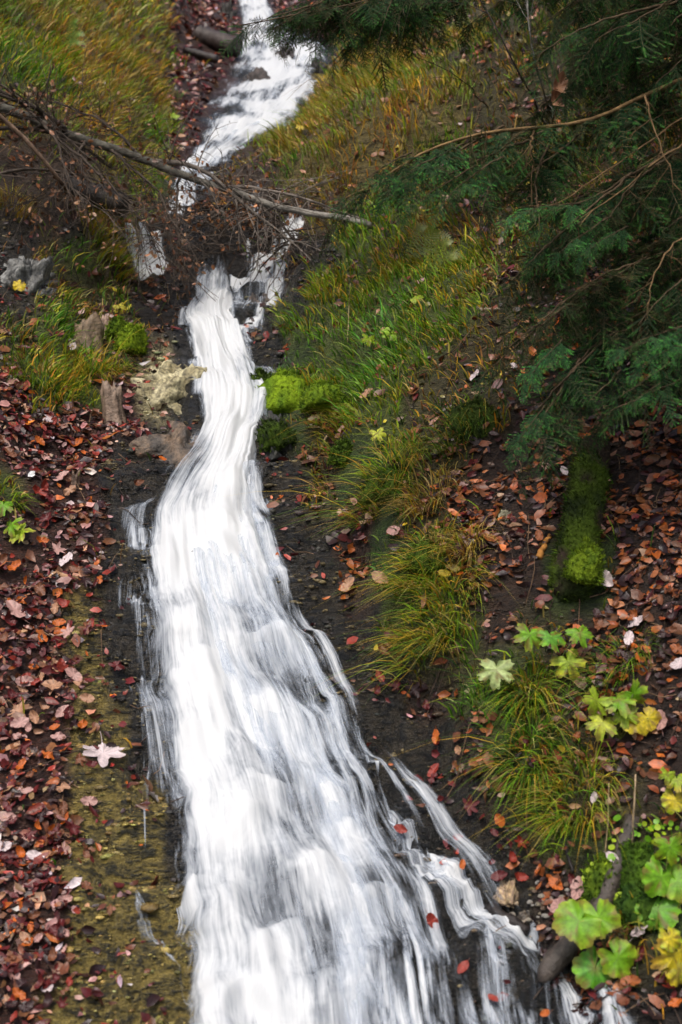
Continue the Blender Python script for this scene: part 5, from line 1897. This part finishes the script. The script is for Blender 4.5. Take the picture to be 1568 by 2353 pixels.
BIG = [
    (235, 1745, 100, 'maple', 'pale', 'large pale maple leaf lying on the ochre rock left of the stream'),
    (80, 1975, 40, 'ovate', 'pale', 'pale oval leaf among dark red leaves at the lower left'),
    (55, 1572, 42, 'ovate', 'pink', 'pinkish oval leaf near the left edge at mid height'),
    (158, 1300, 44, 'ovate', 'pale', 'pale oval leaf alone on the ochre rock at the left'),
    (165, 1552, 42, 'ovate', 'pink', 'pink leaf in the red litter right of the pinkish oval one'),
    (15, 1955, 40, 'ovate', 'pale', 'curled pale leaf at the left edge beside the pale oval one'),
    (47, 1668, 42, 'ovate', 'pink', 'pink leaf below the pinkish oval one at left'),
    (50, 1640, 56, 'maple', 'tan', 'tan lobed leaf above the pink one at left'),
    (125, 1590, 50, 'ovate', 'tan', 'long curled tan leaf in the left litter'),
    (30, 1415, 60, 'ovate', 'pink', 'curled pink leaf at the left edge over the red litter'),
    (148, 1108, 40, 'ovate', 'pink', 'pink leaf beside the small dark wood stub'),
    (165, 1465, 40, 'maple', 'pink', 'upright pink leaf in the left litter'),
    (915, 1228, 40, 'ovate', 'pink', 'ribbed pink leaf under the tall hanging tussock'),
    (880, 1335, 44, 'ovate', 'tan', 'pale tan leaf right of the wet rock'),
    (805, 1350, 40, 'ovate', 'tan', 'tan leaf lying on the dark wet rock right of the stream'),
    (1400, 1335, 54, 'ovate', 'pale', 'curled pale leaf right of the mossy log'),
    (1475, 1440, 44, 'ovate', 'pale', 'white leaf in the brown litter right of the mossy log'),
    (1445, 1475, 36, 'ovate', 'pale', 'white leaf below the other white one right of the mossy log'),
    (1560, 1540, 44, 'ovate', 'pale', 'white leaf at the right edge'),
    (1100, 873, 30, 'ovate', 'pale', 'narrow white leaf on the slope under the spruce'),
    (1180, 854, 24, 'ovate', 'pale', 'small white leaf right of the narrow white one'),
    (1182, 640, 26, 'ovate', 'pale', 'white leaf high under the spruce boughs'),
    (1300, 1092, 26, 'ovate', 'pale', 'small white leaf left of the top of the mossy log'),
    (1448, 1038, 36, 'ovate', 'tan', 'tan leaf in the dark litter under the spruce'),
    (872, 1492, 20, 'ovate', 'yellow', 'small bright yellow orange leaf on the dark rock'),
    (1165, 1890, 40, 'ovate', 'orange', 'orange leaf on the dark shore above the pale stone'),
    (1070, 1720, 30, 'ovate', 'tan', 'tan leaf on the rock edge under the bank'),
    (1015, 1700, 34, 'ovate', 'orange', 'orange leaf on the rock edge right of the water'),
    (1285, 2040, 40, 'ovate', 'orange', 'orange leaf lying above the pebbles'),
    (1340, 2050, 56, 'ovate', 'pink', 'pink brown leaf right of the pebbles'),
    (1300, 2090, 60, 'ovate', 'pink', 'large pink brown leaf below the pebbles'),
    (1412, 1978, 34, 'ovate', 'pale', 'round pale leaf resting on the dark branch'),
    (1480, 2155, 54, 'ovate', 'pale', 'white curled leaf between the green plant and the yellow leaves'),
    (1535, 2055, 36, 'ovate', 'pale', 'pale leaf lying on a round green leaf'),
    (1530, 1665, 54, 'ovate', 'pink', 'rolled pink leaf right of the yellow leaves'),
    (1460, 2265, 46, 'ovate', 'rust', 'rusty leaf under the broad green plant'),
    (1372, 1838, 26, 'ovate', 'pale', 'small cream leaf in the mossy tussock'),
    (85, 1020, 28, 'ovate', 'orange', 'orange leaf in the left litter below the broad tussock'),
    (162, 805, 26, 'ovate', 'pale', 'white leaf in the left grass beside the stump'),
    (985, 1275, 26, 'ovate', 'yellow', 'yellow leaf on the moss footed tussock'),
    (1025, 1325, 28, 'ovate', 'yellow', 'yellow brown leaf hanging low on the moss footed tussock'),
    (850, 915, 34, 'ovate', 'tan', 'tan leaf in the grass right of the low oval moss'),
    (985, 2115, 40, 'ovate', 'red', 'red leaf caught in the white water at the lower right'),
    (1065, 2230, 34, 'ovate', 'red', 'red leaf on the rock in the lower right film'),
    (1240, 1240, 30, 'ovate', 'rust', 'rusty leaf beside the orange wood piece'),
    (930, 1905, 32, 'ovate', 'red', 'red leaf in the water at the right side of the fan'),
    (1135, 2310, 28, 'ovate', 'red', 'red leaf near the bottom on the dark rock'),
    (1265, 2330, 26, 'ovate', 'orange', 'orange leaf near the bottom edge right of the water'),
    (1055, 2000, 24, 'ovate', 'orange', 'orange leaf on the dark wet rock right of the fan'),
    (135, 1440, 30, 'ovate', 'orange', 'small orange leaf on the left litter at mid height'),
]
for k_, (a_, b_, s_, kd_, c_, lab_) in enumerate(BIG):
    fallen(a_, b_, s_, kd_, c_, lab_, 1000 + k_, lift=.03)

WORD = dict(maroon='maroon', dark='blackish', red='red', brown='brown', orange='orange', tan='tan', pink='pinkish', pale='pale', rust='rust coloured', yellow='yellow')
AREA = [  # spots where the single leaves show largest
    ((0, 70), (2200, 2345), 16, 'r', 'in the very bottom left corner'),
    ((70, 170), (2200, 2345), 10, 'r', 'beside the ochre rock near the bottom edge'),
    ((0, 80), (2030, 2200), 16, 'r', 'at the left edge below the curled pale leaf'),
    ((80, 200), (2030, 2200), 14, 'r', 'right of the litter below the pale oval leaf'),
    ((0, 90), (1880, 2030), 12, 'r', 'around the curled pale leaf at the left edge'),
    ((90, 200), (1880, 2030), 12, 'r', 'right of the pale oval leaf'),
    ((0, 100), (1760, 1880), 9, 'r', 'in the litter left of the large pale maple leaf'),
    ((100, 220), (1760, 1880), 6, 'r', 'just below the large pale maple leaf'),
    ((0, 110), (1620, 1760), 14, 'r', 'around the lobed tan leaf at the left edge'),
    ((110, 280), (1620, 1760), 10, 'r', 'above the large pale maple leaf'),
    ((0, 110), (1480, 1620), 12, 'r', 'around the pinkish oval leaf at the left edge'),
    ((110, 270), (1480, 1620), 10, 'r', 'around the pink leaf on the ochre rock'),
    ((0, 120), (1340, 1480), 10, 'r', 'around the curled pink leaf at the left edge'),
    ((120, 280), (1340, 1480), 8, 'r', 'around the upright pink leaf'),
    ((0, 280), (1240, 1340), 10, 'r', 'around the pale oval leaf alone on the ochre rock'),
    ((60, 330), (1080, 1240), 12, 'r', 'around the small dark wood stub'),
    ((0, 200), (940, 1080), 12, 'r', 'below the broad green tussock'),
    ((1240, 1420), (1400, 1500), 8, 'o', 'between the mossy log and the lobed plant'),
    ((1420, 1560), (1380, 1520), 10, 'o', 'around the two white leaves at the right'),
    ((1300, 1560), (1520, 1700), 10, 'o', 'around the plant with two yellow leaves'),
    ((1120, 1300), (1700, 1880), 8, 'k', 'around the large dark green tussock'),
    ((1130, 1290), (1900, 2030), 8, 'k', 'between the pale brown stone and the thin black stick'),
    ((1290, 1400), (2020, 2110), 8, 'k', 'between the pebbles and the wet branch'),
    ((1400, 1560), (2180, 2330), 10, 'k', 'under the broad leaved plants in the lower right corner'),
    ((820, 960), (1420, 1620), 7, 'k', 'on the dark rock below the wide green tussock'),
    ((960, 1120), (1600, 1900), 8, 'k', 'on the dark rock right of the white fan'),
]
g_ = np.random.default_rng(4321)
for (xa, xb), (ya, yb), n_, pal_, where_ in AREA:
    mix = PAL[pal_]
    ks = list(mix)
    pr = np.array([mix[q] for q in ks])
    if pal_ == 'r':
        pr = pr * np.array([.9, .5, 1.4, 1, 2.2, 1, 1.2, 1])
    for i_ in range(n_):
        px_, py_ = g_.uniform(xa, xb), g_.uniform(ya, yb)
        if xb < 400 and px_ > 215 - (py_ - 1250) * .02 and g_.uniform() < .75:
            px_ *= .6
        c_ = ks[g_.choice(len(ks), p=pr / pr.sum())]
        kd_ = 'maple' if g_.uniform() < .1 else 'ovate'
        sz_ = g_.uniform(22, 38)
        big_ = 'small ' if sz_ < 26 else ('large ' if sz_ > 34 else '')
        fallen(px_, py_, sz_ * (1.25 if kd_ == 'maple' else 1), kd_, c_, f'{big_}{WORD[c_]} fallen {"lobed " if kd_ == "maple" else ""}leaf {where_}', int(g_.integers(1e6)),
               group=f'fallen leaves {where_}', tilt=.3, lift=.022)

# two withered leaves hanging on a stem before the dark spruce
hl = link('hanging_leaves', None, label='two withered orange leaves hanging on a thin stem before the spruce', cat='dead leaves')
hb = hit(1262, 300)
hl.location = hb
for (a_, b_, s_, yw) in ((1285, 200, 56, .2), (1277, 232, 46, .6)):
    p_ = at(a_, b_, min(hb.y - .1, 8.0))
    o_ = link('leaf', fallen_mesh('ovate', 'tan', 3), hl)
    o_.matrix_local = Matrix.Translation(p_ - hb) @ frame(Vector((.3, -1, .2)), 2.8 + yw) @ Matrix.Scale(s_ * K * p_.y, 4)
mb_ = MB()
mb_.tube(path3([Vector((0, 0, 0)), at(1278, 260, 8.0) - hb, at(1286, 175, 8.0) - hb], 10), np.linspace(.004, .002, 10), 5, (.2, .12, .07))
link('stem', mb_.mesh('stem', [M_BARK]), hl)
